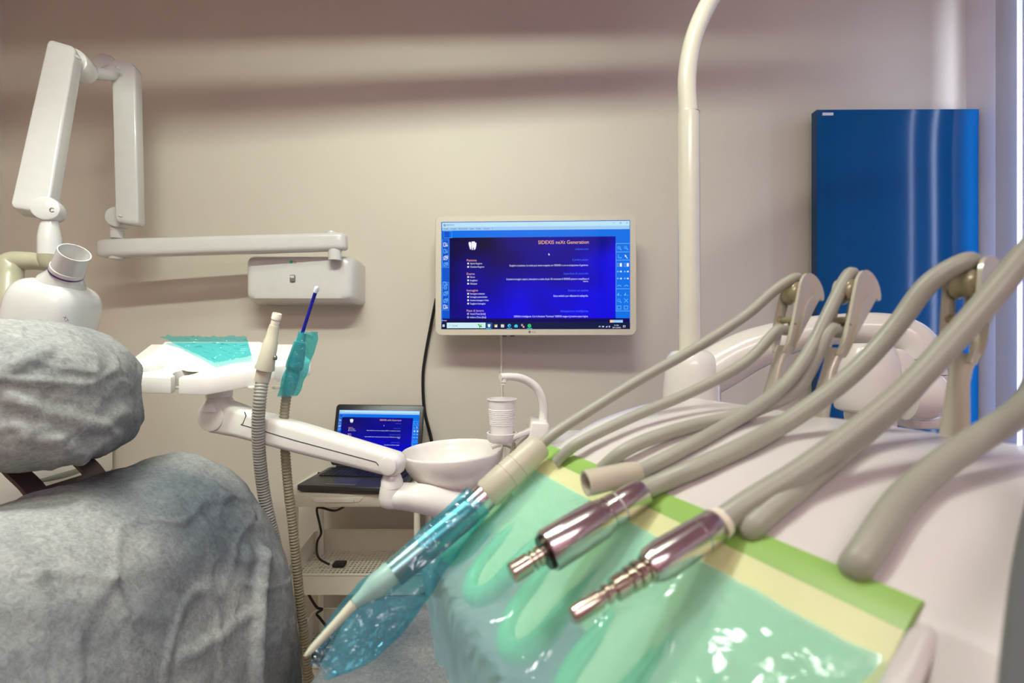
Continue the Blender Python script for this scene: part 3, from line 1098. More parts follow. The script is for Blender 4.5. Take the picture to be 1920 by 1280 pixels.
def basket(zb, zf, zk, zlow):
    n = 7
    base = rrect(tcx, tcy, tw - .01, td - .006, .035, n)
    def top(y): return zf + (zk - zf) * max(0, min(1, (y - TY0 - .02) / .12))
    bm = new()
    inn = rrect(tcx, tcy, tw - .014, td - .010, .033, n)
    rings(bm, [[Vector((x, y, zlow)) for x, y in base], [Vector((x, y, top(y))) for x, y in base],
               [Vector((x, y, top(y))) for x, y in inn], [Vector((x, y, zlow)) for x, y in inn]], True, False, False)
    k = len(base)
    s = obj('shelf_wall', bm, M['cart'], ct_, 50)
    tube([Vector((x, y, top(y))) for x, y in base] + [Vector((base[0][0], base[0][1], top(base[0][1])))], .003, 6, bm=(r := new()))
    obj('rim', r, M['cart'], s, 60)
    # perforated bottom: a lattice of thin strips
    bm = new()
    x0, x1, y0, y1 = TX0 + .012, TX1 - .012, TY0 + .008, TY1 - .008
    pit = .0145
    nx, ny = int((x1 - x0) / pit), int((y1 - y0) / pit)
    for i in range(nx + 1):
        x = x0 + (x1 - x0) * i / nx
        box((x - .0021, y0, zb - .001), (x + .0021, y1, zb + .001), bm=bm)
    for j in range(ny + 1):
        y = y0 + (y1 - y0) * j / ny
        box((x0, y - .0021, zb - .0009), (x1, y + .0021, zb + .0009), bm=bm)
    obj('wire_mesh', bm, M['cart'], s, 0, kind='stuff')
    for yy in (TY0 + .02, TY1 - .03):
        obj('screw_head', cyl((TX0 + .004, yy, zlow + .03), (TX0 + .009, yy, zlow + .03), .004, 10), M['chrome'], s)


basket(.388, .428, .470, .362)
basket(.082, .122, .164, .056)
for x in (TX0 + .035, TX1 - .035):
    for y in (TY0 + .03, TY1 - .03):
        l_ = obj('leg', cyl((x, y, .05), (x, y, .655), .0105, 16), M['cart'], ct_)
        b = cyl((x - .008, y, .024), (x + .008, y, .024), .024, 20, .003)
        box((x - .013, y - .008, .022), (x + .013, y + .008, .052), .003, bm=b)
        obj('caster', b, M['dark'], l_)

# things lying on the trolley
b = box((-.645, 1.715, .3895), (-.60, 1.75, .405), .006, 3)
tag(obj('power_adapter', b, M['dark']), 'small black charger block lying on the middle shelf of the trolley', 'charger')
pts = path([(600, 951, 1.66), (620, 958, 1.62), (600, 951, 1.612), (594, 965, 1.612), (600, 985, 1.615), (603, 1003, 1.62), (596, 1020, 1.64), (594, 1045, 1.66), (612, 1058, 1.70)])
pts = path([(650, 946, 1.70), (628, 957, 1.64), (600, 951, 1.612), (594, 957, 1.608), (600, 985, 1.612), (602, 1000, 1.62), (595, 1015, 1.64), (594, 1035, 1.67), (600, 1048, 1.70), (618, 1058, 1.71)])
tag(obj('charger_cable', tube(pts, .0038, 8), M['black']), 'black charger cable hanging from the trolley top to its middle shelf', 'cable')
pts = path([(576, 1108, 1.63), (582, 1120, 1.625), (594, 1138, 1.625), (604, 1142, 1.63), (594, 1150, 1.64), (601, 1160, 1.65), (615, 1180, 1.66), (618, 1200, 1.66), (600, 1222, 1.66)])
tag(obj('mains_cable', tube(pts, .0042, 8), M['black']), 'black cable looping below the middle shelf of the trolley', 'cable')
b = box((-.70, 1.62, .086), (-.60, 1.70, .12), .01, 3)
tag(obj('power_strip', b, M['dark']), 'black box lying on the bottom shelf of the trolley', 'power strip')

# ================================================================== LAPTOP
lw, ld = .352, .238
hinge = Vector((-.520, 1.815, .7275))
lp_ = thing('laptop', 'open black laptop with a blue screen standing on the trolley', 'laptop', (hinge.x, hinge.y, .6985))
lp_.rotation_euler = (0, 0, math.radians(-5.5))
lm = wm(lp_)
b = new()
rings(b, [[Vector((x, y, z)) for x, y in rrect(0, -ld / 2, lw - k, ld - k, .012, 4)] for z, k in ((.001, .014), (.008, 0), (.0215, 0), (.024, .004))])
b.transform(lm)
obj('base', b, M['deck'], lp_, 45)
b = box((-lw / 2 + .02, -.125, .0243), (lw / 2 - .02, -.018, .0250))
b.transform(lm)
kb = obj('keyboard', b, M['black'], lp_, 0)
b = new()
for r_ in range(6):
    nk = 16
    for k in range(nk):
        if r_ == 5 and 4 < k < 9 and k != 5: continue
        kx = -lw / 2 + .0215 + k * (lw - .043) / nk
        kw = (lw - .043) / nk
        x1_ = kx + kw - .0022 if not (r_ == 5 and k == 5) else kx + kw * 4 - .0022
        box((kx, -.0225 - r_ * .0172 - .0145, .0250), (x1_, -.0225 - r_ * .0172, .0275), bm=b)
b.transform(lm)
obj('keys', b, M['key'], kb, 0, kind='stuff')
b = box((-.085, -.205, .0242), (.02, -.145, .0248))
b.transform(lm)
tp = obj('touchpad', b, M['pad'], lp_, 0)
b = box((-.085, -.222, .0242), (.02, -.208, .0252), .0004, 1)
b.transform(lm)
obj('touchpad_button', b, M['padbar'], tp, 0)
for x in (-.12, .12):
    b = cyl((x - .03, .002, .026), (x + .03, .002, .026), .0065, 12)
    b.transform(lm)
    obj('hinge', b, M['dark'], lp_)
for s, x in ((-1, -lw / 2 - .001), (1, lw / 2 + .001)):
    for y in (-.05, -.075, -.10):
        b = box((x - .001, y - .012, .009), (x + .001, y + .004, .017))
        b.transform(lm)
        obj('port', b, M['black'], lp_, 0)
tilt = math.radians(13)
lidm = lm @ Matrix.Translation((0, .008, .028)) @ Matrix.Rotation(-tilt, 4, 'X')
lh = .232
b = new()
rings(b, [[Vector((x, y, z + lh / 2)) for x, z in rrect(0, 0, lw - k, lh - k, .014, 5)] for y, k in ((-.0045, .003), (-.003, 0), (.003, 0), (.006, .008))])
b.transform(lidm)
obj('lid', b, M['dark'], lp_, 45)
b = cyl((0, -.0048, lh - .007), (0, -.0040, lh - .007), .0028, 12)
b.transform(lidm)
obj('webcam', b, M['button'], lp_, 0)
scr2 = build_screen(lp_, (0, .008 + .0058 * 0 - .0055, .028), (-tilt, 0, 0), lw - .030, .188)
scr2.location = (Matrix.Translation((0, .008, .028)) @ Matrix.Rotation(-tilt, 4, 'X')) @ Vector((0, -.0055, .116))
pts = [lm @ Vector(v) for v in ((-lw / 2, -.055, .012), (-lw / 2 - .018, -.055, .012), (-lw / 2 - .035, -.05, .008), (-lw / 2 - .03, .04, .004), (-lw / 2 + .03, .05, .004))]
tag(obj('laptop_plug', tube([pts[0] + Vector((-.003, 0, 0)), pts[1]], .006, 10), M['black']), 'black plug in the left side of the laptop', 'plug')

# ================================================================== SPITTOON AND UNIT BODY
sp = thing('spittoon', 'white cuspidor bowl with a cup filler arch in front of the laptop', 'cuspidor', (-.155, 1.25, .0))
bc = P(849, 842, 1.25)
ti = Matrix.Translation(bc) @ Matrix.Rotation(math.radians(-2.5), 4, 'Y') @ Matrix.Translation(-bc)
b = lathe(bc - Vector((0, 0, .1)), bc, [(0, .060), (.04, .064), (.2, .088), (.4, .108), (.6, .122), (.8, .130), (.95, .1325), (.99, .1325), (1.01, .1305), (.99, .128),
          (.9, .126), (.7, .119), (.5, .106), (.3, .085), (.2, .062), (.16, .03), (.15, .004)], 56)
b.transform(ti)
bo = obj('bowl', b, M['bowl'], sp, 60)
obj('bowl_foot', lathe(bc - Vector((0, 0, .155)), bc - Vector((0, 0, .101)), [(0, .04), (.25, .052), (.7, .060), (1, .0615)], 40), M['white'], sp, 60)
b = cyl(bc + Vector((.0, .0, -.088)), bc + Vector((0, 0, -.082)), .018, 20, .002)
obj('drain_grate', b, M['chrome'], bo)
b = tube(path([(985, 870, 1.30), (972, 850, 1.29), (958, 836, 1.285), (940, 832, 1.28), (922, 838, 1.275)], 6), .007, 12)
obj('rinse_pipe', b, M['white'], sp)
# housing beside the bowl with the filler arch
b = new()
def hs(z, x0, x1, y0, y1, r=.03): return [Vector((x, y, z)) for x, y in rrect((x0 + x1) / 2, (y0 + y1) / 2, x1 - x0, y1 - y0, r, 5)]
rings(b, [hs(.0, .05, .50, 1.245, 1.52), hs(.60, .05, .50, 1.245, 1.52), hs(.80, .03, .46, 1.245, 1.50), hs(.90, .012, .38, 1.25, 1.48), hs(.93, .02, .36, 1.26, 1.46)])
obj('unit_body', b, M['white_soft'], sp, 50)
obj('stand_plate', box((.31, 1.02, .90), (.50, 1.34, .945), .02, 3), M['white_soft'], sp)
b = new()
pl_ = [P(960, 868, 1.2), P(968, 838, 1.2), P(990, 820, 1.2), P(996, 790, 1.2), P(1028, 792, 1.2), P(1032, 800, 1.2), P(1018, 860, 1.2), P(1012, 905, 1.2), P(964, 905, 1.2)]
prism(pl_, (0, .10, 0), .006, 3, bm=b)
obj('filler_bracket', b, M['white'], sp, 50)
fp = path([(1018, 795, 1.25), (1019, 770, 1.25), (1016, 747, 1.245), (1007, 728, 1.24), (993, 716, 1.235), (975, 708, 1.225), (955, 706, 1.215), (938, 707, 1.205)], 6)
b = tube(fp, [(.0125 - .002 * i / len(fp), .0125 - .003 * i / len(fp)) for i in range(len(fp))], 18, ref=(0, 1, 0))
fo = obj('filler_arch', b, M['white'], sp, 60)
e = P(944, 709, 1.207)
obj('filler_nozzle', lathe(e, e + Vector((0, 0, -.016)), [(0, .0085), (.6, .008), (.65, .006), (1, .006)]), M['white'], fo)
cc = P(941, 815, 1.21)
b = lathe(cc - Vector((0, 0, .016)), cc + Vector((0, 0, .006)), [(0, .033), (.2, .0365), (1, .038), (1.02, .0345), (.75, .0335), (.7, .001)], 40)
ch = obj('cup_holder', b, M['white_soft'], sp, 40)
ex = P(1000, 806, 1.225)
b = prism([cc + Vector((.022, -.026, -.012)), cc + Vector((.036, .006, -.012)), ex + Vector((0, .02, -.004)), ex + Vector((0, -.02, -.004))], (0, 0, .014), .003, 2)
obj('holder_arm', b, M['white_soft'], sp)
for k, dx in enumerate((0, .009)):
    b = tube(path([(962 + dx * 300, 830, 1.23), (958 + dx * 500, 850, 1.235), (952 + dx * 700, 880, 1.24), (946 + dx * 500, 905, 1.25), (950, 930, 1.27)], 5), .0032, 8)
    obj('water_tube', b, M['cable_white'], sp)
# the disposable cup
cz0, cz1 = cc.z - .0002, 1.2 - 107 * 1.21 / 900
pr = [(0, .0275), (.01, .0285)]
for k in range(9):
    t = .28 + k * .05
    r_ = .0285 + .0065 * t
    pr += [(t, r_), (t + .012, r_ + .0011), (t + .036, r_ + .0011), (t + .046, r_)]
pr += [(.80, .0338), (.97, .0352), (.975, .0376), (1.0, .0378), (1.0, .0348), (.9, .0342), (.1, .0282), (.03, .0275), (.03, .001)]
cup = obj('plastic_cup', lathe((cc.x, cc.y, cz0 + .0005), (cc.x, cc.y, cz1), pr, 40), M['cup'], None, 40)
tag(cup, 'white ribbed plastic cup standing in the holder beside the cuspidor bowl', 'cup')

# ================================================================== ASSISTANT TRAY ARM
aa = thing('assistant_arm', 'white articulated arm carrying an instrument tray over the headrest side of the chair', 'instrument arm', (-.28, 1.15, .8))
a, c = P(740, 940, 1.13), P(1010, 985, 1.22)
pp = [P(731, 930, 1.12), P(760, 930, 1.13), P(800, 936, 1.14), P(850, 948, 1.16), P(920, 962, 1.19), P(1010, 978, 1.24)]
b = tube([Vector(q) for q in cr([tuple(x) for x in pp], 6)], [((.026, .024), (.030, .026), (.033, .028))[i] if i < 3 else (.035 + .005 * min(1, i / 20), .028 + .010 * min(1, i / 20)) for i in range(31)], 24, ref=(0, 1, 0))
lathe(P(732, 950, 1.12), P(735, 912, 1.12), [(0, .016), (.06, .022), (.2, .027), (.5, .0285), (1, .0265)], bm=b)
obj('base_arm', b, M['white_soft'], aa, 60)
b = lathe(P(735, 911.5, 1.12), P(735, 882, 1.12), [(0, .0262), (.4, .025), (.75, .020), (1, .015)])
obj('knuckle', b, M['white'], aa, 60)
# spring arm: lofted channel
A, B_ = P(737, 868, 1.12), P(412, 778, 1.20)
ax = (B_ - A).normalized()
L = (B_ - A).length
up = Vector((0, 0, 1)); up = (up - ax * up.dot(ax)).normalized()
wd = ax.cross(up)
b = new()
lp = []
for t, k, hh in [(-.028, .3, .018), (-.026, .6, .030), (-.018, .88, .044), (-.006, 1, .052), (.02, 1, .054), (.06, 1, .056), (L * .5, 1, .066), (L - .07, 1, .072), (L - .02, 1, .080), (L, 1, .084), (L + .02, .97, .078), (L + .034, .85, .060), (L + .041, .6, .036)]:
    o = A + ax * t
    lp.append([o + up * y + wd * x for x, y in rrect(0, 0, .058 * k, hh, min(.014, .028 * k, hh / 2.1), 4)])
rings(b, lp)
sa = obj('spring_arm', b, M['white'], aa, 50)
sg = 1 if wd.y < 0 else -1
for pts_ in ([(.022, -.004), (.03, .002), (L * .5, .0), (L - .085, .002), (L - .09, .006), (L - .094, .026), (L - .088, .034)],):
    pth = [A + ax * t + up * y + wd * (sg * .0288) for t, y in pts_]
    obj('seam', tube(pth, .0011, 6), M['seam'], sa, 0)
b = cyl(A + wd * (sg * .024), A + wd * (sg * .033), .021, 28, .003)
obj('pivot_cap', b, M['white'], sa)
b = cyl(B_ + wd * (sg * .022), B_ + wd * (sg * .0335), .036, 32, .004)
obj('pivot_cap', b, M['white'], sa)
q0, q1 = P(411, 768, 1.20), P(411, 728, 1.20)
obj('tray_post', lathe(q0, q1, [(0, .040), (.25, .037), (.55, .029), (.6, .027), (.62, .0295), (1, .030)]), M['white_soft'], aa, 50)
b = box(P(443, 772, 1.2) - Vector((.001, .03, 0)), P(445, 764, 1.2) + Vector((.001, -.026, 0)))
obj('lock_pin', b, M['seam'], aa, 0)

# tray body: an outline with two round notches on the left and two hose slots on the right
TY = lambda px, py, d: P(px, py, d)
front_l, front_m, front_r = P(243, 700, 1.13), P(385, 709, 1.115), P(482, 696, 1.15)
right_e, back_r, back_l, left_e = P(582, 678, 1.24), P(546, 645, 1.38), P(285, 645, 1.38), P(225, 688, 1.18)
n_ = (front_m - back_l).cross(back_r - front_m).normalized()
if n_.z < 0: n_ = -n_
def pl_z(x, y):                               # plane of the tray through three of its corners
    q = front_m
    return q.z - (n_.x * (x - q.x) + n_.y * (y - q.y)) / n_.z
def notch(c, r, mouth_dir, mw, n=14):
    """a round hole in the plan opening through a narrow mouth"""
    a0 = math.atan2(mouth_dir[1], mouth_dir[0])
    g = math.asin(min(.95, mw / r))
    return [(c[0] + r * math.cos(a0 - g - (2 * PI - 2 * g) * i / n), c[1] + r * math.sin(a0 - g - (2 * PI - 2 * g) * i / n)) for i in range(n + 1)]
xy = lambda v: (v.x, v.y)
out = [xy(back_l), xy(back_r), xy(right_e)]
# lugs and slots along the right front edge, from the right to the middle corner
fr, fm_ = Vector(xy(right_e)), Vector(xy(front_m))
ed = (fm_ - fr); el = ed.length; ed.normalize()
inn_ = Vector((ed.y, -ed.x))
if inn_.y < 0: inn_ = -inn_
def slot(t, w2, dep):
    c0, c1 = fr + ed * (t - w2), fr + ed * (t + w2)
    o = [tuple(c0)]
    for i in range(9):
        an = PI * i / 8
        m_ = fr + ed * t + inn_ * dep
        o.append(tuple(m_ - ed * (w2 * math.cos(an)) + inn_ * (w2 * math.sin(an))))
    o.append(tuple(c1))
    return o
out += slot(el * .16, .012, .018) + slot(el * .42, .016, .022)
out += [xy(front_m)]
fl = Vector(xy(front_l)); d2 = (fl - fm_).normalized()
inl = Vector((d2.y, -d2.x)); inl = inl if inl.y > 0 else -inl
L2 = (fl - fm_).length
c1_ = fm_ + d2 * (L2 * .40) + inl * .040
o_ = notch(tuple(c1_), .029, tuple(-inl), .010)
m0 = fm_ + d2 * (L2 * .40 - .010); m1 = fm_ + d2 * (L2 * .40 + .010)
if (Vector(o_[0]) - m0).length > (Vector(o_[-1]) - m0).length: o_.reverse()
out += [tuple(m0)] + o_ + [tuple(m1)]
out += [tuple(fl)]
le = Vector(xy(left_e))
d3 = (le - fl)
c2_ = fl.lerp(le, .5) + Vector((.040, .03))
o_ = notch(tuple(c2_), .028, (-.8, -.45), .010)
if (Vector(o_[0]) - fl).length > (Vector(o_[-1]) - fl).length: o_.reverse()
out += [tuple(fl.lerp(le, .3))] + o_ + [tuple(fl.lerp(le, .7))] + [tuple(le)]
b = new()
top = [Vector((x, y, pl_z(x, y))) for x, y in out]
prism([v + Vector((0, 0, 0)) for v in top], (0, 0, -.040), 0, bm=b)
bmesh.ops.bevel(b, geom=[e_ for e_ in b.edges if abs((e_.verts[0].co - e_.verts[1].co).z) < .03], offset=.003, segments=2, profile=.5, affect='EDGES')
ty = obj('tray_body', b, M['white_soft'], aa, 40)
# raised middle of the tray
def tp_(px, py, d, dz=0):
    v = P(px, py, d)
    return Vector((v.x, v.y, pl_z(v.x, v.y) + dz))
lo_ = [tp_(268, 672, 1.25, -.002), tp_(352, 697, 1.165, -.002), tp_(432, 699, 1.155, -.002), tp_(520, 672, 1.24, -.002), tp_(528, 655, 1.34, -.002), tp_(298, 655, 1.35, -.002)]
hi_ = [P(300, 656, 1.29), P(405, 664, 1.235), P(440, 664, 1.235), P(487, 655, 1.27), P(487, 646, 1.36), P(310, 646, 1.36)]
hi_ = [Vector((v.x, v.y, max(v.z + .008, pl_z(v.x, v.y) + .008))) for v in hi_]
b = new()
rings(b, [lo_, hi_], True, False, True)
obj('tray_cushion', b, M['white_soft'], aa, 25)
for px in (268, 330, 475, 520):
    v = P(px, 736 if px < 400 else 722, 1.17)
    obj('rubber_foot', cyl(Vector((v.x, v.y, pl_z(v.x, v.y) - .039)), Vector((v.x, v.y, pl_z(v.x, v.y) - .046)), .012, 16, .002), M['white'], aa)

# loose aqua film lying on the tray
random.seed(4)
fpts = {}
cs = [P(300, 645, 1.33), P(462, 646, 1.33), P(472, 682, 1.2), P(402, 696, 1.165)]
def filmfn(s, q):
    a_, c_ = cs[0].lerp(cs[1], s), cs[3].lerp(cs[2], s)
    v = a_.lerp(c_, q)
    base = max(pl_z(v.x, v.y) + .004, 0)
    # height of the cushion below
    hh = base + .016 * max(0, 1 - abs(q - .25) * 1.8)
    cr_ = noise.noise(Vector((s * 9, q * 7, 1.3))) * .012 * (1 - q * .6) + abs(noise.noise(Vector((s * 17, q * 15, 4)))) * .008
    return Vector((v.x, v.y, max(hh + .010 + cr_, v.z + .020 + abs(cr_) * .7)))
t = grid(filmfn, 34, 24)
solidify(t, .0004)
tag(obj('aqua_film_sheet', t, M['film_tray'], None, 60), 'crumpled transparent aqua film lying on the white assistant tray', 'plastic film')


# ================================================================== SUCTION HOSES
def ribbed(pts3, r, pitch):
    """a tube whose wall is corrugated at a given pitch"""
    pts3 = [Vector(v) for v in pts3]
    cum = [0]
    for a_, b_ in zip(pts3, pts3[1:]): cum.append(cum[-1] + (b_ - a_).length)
    n = int(cum[-1] / pitch) * 4
    P_, R_ = [], []
    j = 0
    for i in range(n + 1):
        s = cum[-1] * i / n
        while j < len(cum) - 2 and cum[j + 1] < s: j += 1
        f = (s - cum[j]) / max(1e-9, cum[j + 1] - cum[j])
        P_.append(pts3[j].lerp(pts3[j + 1], f))
        R_.append(r * (1.0, 1.0, .86, .86)[i % 4])
    return tube(P_, R_, 16)


d1 = 1.12
h1 = thing('suction_hose', 'grey ribbed suction hose with a beige handpiece in the tray, left of the blue straw', 'suction hose', P(497, 700, d1))
pts = path([(492, 712, d1 + .01), (487, 750, d1), (484, 800, d1 + .01), (487, 860, d1 + .03), (494, 920, d1 + .05), (504, 970, d1 + .06), (518, 1030, d1 + .07), (540, 1150, d1 + .09), (570, 1260, d1 + .12), (640, 1330, d1 + .12)], 10)
obj('hose', ribbed(pts, .0148, .0072), M['hose_grey'], h1, 60)
a, c = P(491, 714, d1 + .01), P(515, 609, d1 - .01)
L = (c - a).length
b = lathe(a, c, [(0, .0165), (.20, .0168), (.22, .0215), (.25, .0215), (.30, .0195), (.72, .0152), (.73, .0135), (.98, .0112), (1, .010)])
h1b = obj('handpiece', b, M['beige'], h1, 50)
ax = (c - a).normalized()
obj('suction_tip', lathe(c - ax * .003, c + ax * .028, [(0, .0085), (.3, .0095), (.5, .0085), (.55, .0105), (.97, .0102), (1, .0095), (1, .007), (.6, .006), (.59, .0005)]), M['tip_white'], h1, 40)
q = a.lerp(c, .42) + Vector((.018, -.004, 0))
obj('slide_knob', cyl(q, q + Vector((.006, 0, 0)), .006, 12, .002), M['handle'], h1b)

d2_ = 1.165
h2 = thing('saliva_hose', 'thin beige ribbed hose with a teal wrapped handpiece holding a blue straw', 'suction hose', P(552, 690, d2_))
pts = path([(538, 738, d2_ + .01), (533, 780, d2_ + .01), (534, 830, d2_ + .01), (539, 900, d2_ + .02), (548, 980, d2_ + .03), (556, 1060, d2_ + .04), (563, 1130, d2_ + .05), (573, 1210, d2_ + .06), (586, 1300, d2_ + .07), (640, 1370, d2_ + .07)], 10)
obj('hose', ribbed(pts, .0115, .0078), M['hose_beige'], h2, 60)
a, c = P(540, 738, d2_), P(567, 624, d2_ - .01)
b = lathe(a, c, [(0, .0125), (.10, .0150), (.35, .0165), (.40, .0155), (.43, .020), (.5, .020), (.86, .0135), (.87, .0105), (1, .009)])
obj('handpiece', b, M['aqua_sleeve'], h2, 50)
fa, fb = P(536, 742, d2_ - .004), P(577, 622, d2_ - .012)
def slv(s, q):
    base = fa.lerp(fb, q)
    an = 2 * PI * s
    wr = .0215 + .004 * math.sin(q * PI) + .005 * noise.noise(Vector((math.cos(an) * 1.5, q * 6, 2)))
    return base + Vector((wr * math.cos(an) * (1.25 if math.cos(an) > 0 else .85), .0205 * math.sin(an), .003 * noise.noise(Vector((math.cos(an) * 2, q * 5, 7)))))
t = grid(slv, 28, 22, closeu=True)
solidify(t, .0004)
obj('film_sleeve', t, M['film_tray'], h2, 60)
a, c = P(566, 627, d2_ - .012), P(592, 546, d2_ - .03)
st = thing('saliva_straw', 'dark blue saliva straw with a clear tip sticking up from the teal wrapped hose', 'straw', a)
obj('straw_tube', cyl(a, c, .0041, 14), M['straw'], st)
ax = (c - a).normalized()
obj('straw_tip', lathe(c - ax * .003, c + ax * .013, [(0, .0054), (.6, .0058), (.9, .0045), (1, .001)]), M['straw_tip'], st, 60)

# ================================================================== DENTAL CHAIR
dc = thing('dental_chair', 'dental chair under grey disposable covers with a brown steel headrest bracket', 'dental chair', (-.3, .85, 0))


def seg_dist(p, a, b):
    ab = b - a
    t = max(0, min(1, (p - a).dot(ab) / ab.length_squared))
    return (p - a - ab * t).length


def find_fold(verts, f):
    """turn a fold given by two picture points into a polyline lying on the surface"""
    x0, y0, x1, y1, am, wi = f
    out_ = []
    for k in range(6):
        x, y = x0 + (x1 - x0) * k / 5, y0 + (y1 - y0) * k / 5
        best = None
        for v in verts:
            px, py = 960 + F * v.x / v.y, 640 - F * (v.z - H) / v.y
            if abs(px - x) < 9 and abs(py - y) < 9 and (best is None or v.y < best.y): best = v
        if best is not None: out_.append(best.copy())
    return [(a_, b_, am, wi) for a_, b_ in zip(out_, out_[1:])]


def wrinkle(p, nrm, amp, folds, seed):
    d_ = amp * noise.fractal(p * 9 + Vector((seed, 0, 0)), 1.0, 2.0, 4)
    d_ += amp * .9 * (.35 - abs(noise.noise(p * Vector((5, 5, 5)).x + Vector((0, seed, 3))))) 
    for f in folds:
        g = 0
        for a_, b_, am, wi in f:
            x = seg_dist(p, a_, b_) / wi
            if x < 3: g = max(g, am * math.exp(-x * x * (.6 + .8 * x)))
        d_ += g
    c_ = noise.noise(p * 7 + Vector((seed, 5, 1)))
    d_ += amp * .55 * max(0, 1 - abs(c_) * 9)
    c_ = noise.noise(p * 13 + Vector((3, seed, 8)))
    d_ += amp * .25 * max(0, 1 - abs(c_) * 7)
    return p + nrm * d_


def shaped(fn, nu, nv, amp, folds, seed, centre):
    t = grid(fn, nu, nv, closeu=True)
    bmesh.ops.remove_doubles(t, verts=t.verts, dist=.0002)
    bmesh.ops.recalc_face_normals(t, faces=t.faces)
    t.normal_update()
    base_ = [v.co.copy() for v in t.verts if v.normal.dot(Vector((0, 0, H)) - v.co) > 0]
    folds = [find_fold(base_, f) for f in folds]
    cos = [(v, wrinkle(v.co.copy(), v.normal.copy(), amp, folds, seed)) for v in t.verts]
    for v, c in cos: v.co = c
    return t


prof = [(-.825, .900), (-.805, .935), (-.765, .952), (-.710, .948), (-.655, .926), (-.598, .878), (-.550, .800), (-.515, .715), (-.490, .63), (-.478, .54), (-.472, .42), (-.49, .36),
        (-.58, .35), (-.64, .50), (-.68, .64), (-.74, .77), (-.80, .85)]
loop = cr(prof + [prof[0]], 8)[:-1]
pc = (-.655, .67)


def backfn(scale, y0, y1, p=7.0):
    def fn(s, q):
        i = s * len(loop)
        a_, b_ = loop[int(i) % len(loop)], loop[(int(i) + 1) % len(loop)]
        f = i - int(i)
        x, z = a_[0] + (b_[0] - a_[0]) * f, a_[1] + (b_[1] - a_[1]) * f
        # ends: quarter circles in the parameter, flat in the middle
        if q < .22: yy = .085 * (1 - math.cos(q / .22 * PI / 2)); k = math.sin(q / .22 * PI / 2) ** .55
        elif q > .78: yy = (y1 - y0) - .085 * (1 - math.cos((1 - q) / .22 * PI / 2)); k = math.sin((1 - q) / .22 * PI / 2) ** .55
        else: yy = .085 + (y1 - y0 - .17) * (q - .22) / .56; k = 1
        k = max(k, .03) * scale
        kk = .45 + .55 * k if k < scale else k
        return Vector((pc[0] + (x - pc[0]) * k, y0 + yy, pc[1] + (z - pc[1]) * (k if scale < 1 else k)))
    return fn


fold = lambda x0, y0, x1, y1, d0, d1, am, wi: (x0, y0, x1, y1, am * 1.1, wi * 1.1 + .004)
bf = [fold(497, 1040, 482, 1290, 1.03, 1.02, .016, .012), fold(470, 1035, 497, 1045, 1.0, 1.0, .006, .008), fold(395, 985, 470, 1055, .95, .97, .004, .006),
      fold(300, 930, 390, 980, .92, .94, .003, .006), fold(400, 900, 480, 960, 1.0, 1.02, .004, .007), fold(350, 1240, 480, 1150, .86, .93, .004, .008),
      fold(80, 1075, 210, 1085, .74, .8, .004, .005), fold(215, 1090, 240, 1150, .8, .8, .003, .006), fold(395, 935, 440, 925, .98, 1.0, .003, .004)]
ck = shaped(backfn(1.0, .45, 1.145), 300, 200, .006, bf, 3.3, None)
obj('backrest', ck, M['cover'], dc, 180, label='backrest in a loose grey nonwoven cover')

hcx = Vector((-.880, .835, 1.118))


def headfn(k):
    def fn(s, q):
        th, ph = 2 * PI * s, -PI / 2 + PI * q
        e = lambda v, p_: math.copysign(abs(v) ** p_, v)
        x = .168 * e(math.cos(ph), .62) * e(math.cos(th), .72)
        y = .185 * e(math.cos(ph), .62) * e(math.sin(th), .72)
        z = .119 * e(math.sin(ph), .66)
        x += -.22 * z if z < 0 else .0
        z += -.16 * (x - .0) * (1 if z > 0 else .75)
        x2, y2 = x * math.cos(.22) - y * math.sin(.22), x * math.sin(.22) + y * math.cos(.22)
        return hcx + Vector((x2, y2, z)) * k
    return fn


hf = [fold(30, 745, 195, 808, .70, .76, .006, .008), fold(195, 808, 245, 772, .76, .8, .005, .009), fold(150, 870, 225, 810, .75, .78, .007, .009), fold(85, 800, 120, 870, .7, .72, .005, .008),
      fold(120, 830, 160, 868, .73, .75, .006, .006), fold(10, 690, 100, 645, .68, .7, .005, .009), fold(60, 770, 40, 850, .7, .7, .004, .008), fold(130, 665, 180, 690, .74, .76, .004, .01),
      fold(20, 800, 90, 830, .68, .72, .005, .006)]
t = shaped(headfn(1.0), 220, 150, .0075, hf, 8.1, None)
obj('headrest', t, M['cover'], dc, 180, label='headrest in a puffed grey nonwoven cover')
# bracket: a curved steel plate with a window
b = new()
br = cr([(-.86, 1.02), (-.835, .985), (-.805, .955), (-.79, .93), (-.785, .90), (-.79, .87)], 5)
def bracket(y0, y1, i0, i1):
    a_ = [Vector((x, y0, z)) for x, z in br[i0:i1 + 1]]
    c_ = [Vector((x, y1, z)) for x, z in br[i0:i1 + 1]]
    t = new()
    va, vb = [t.verts.new(v) for v in a_], [t.verts.new(v) for v in c_]
    for i in range(len(va) - 1): t.faces.new((va[i], va[i + 1], vb[i + 1], vb[i]))
    solidify(t, .006)
    merge(b, t)
n_b = len(br) - 1
bracket(.785, .820, 0, n_b); bracket(.895, .935, 0, n_b); bracket(.820, .895, 11, n_b)
obj('headrest_bracket', b, M['brown'], dc, 50)
# seat with its own cover, foot part and base


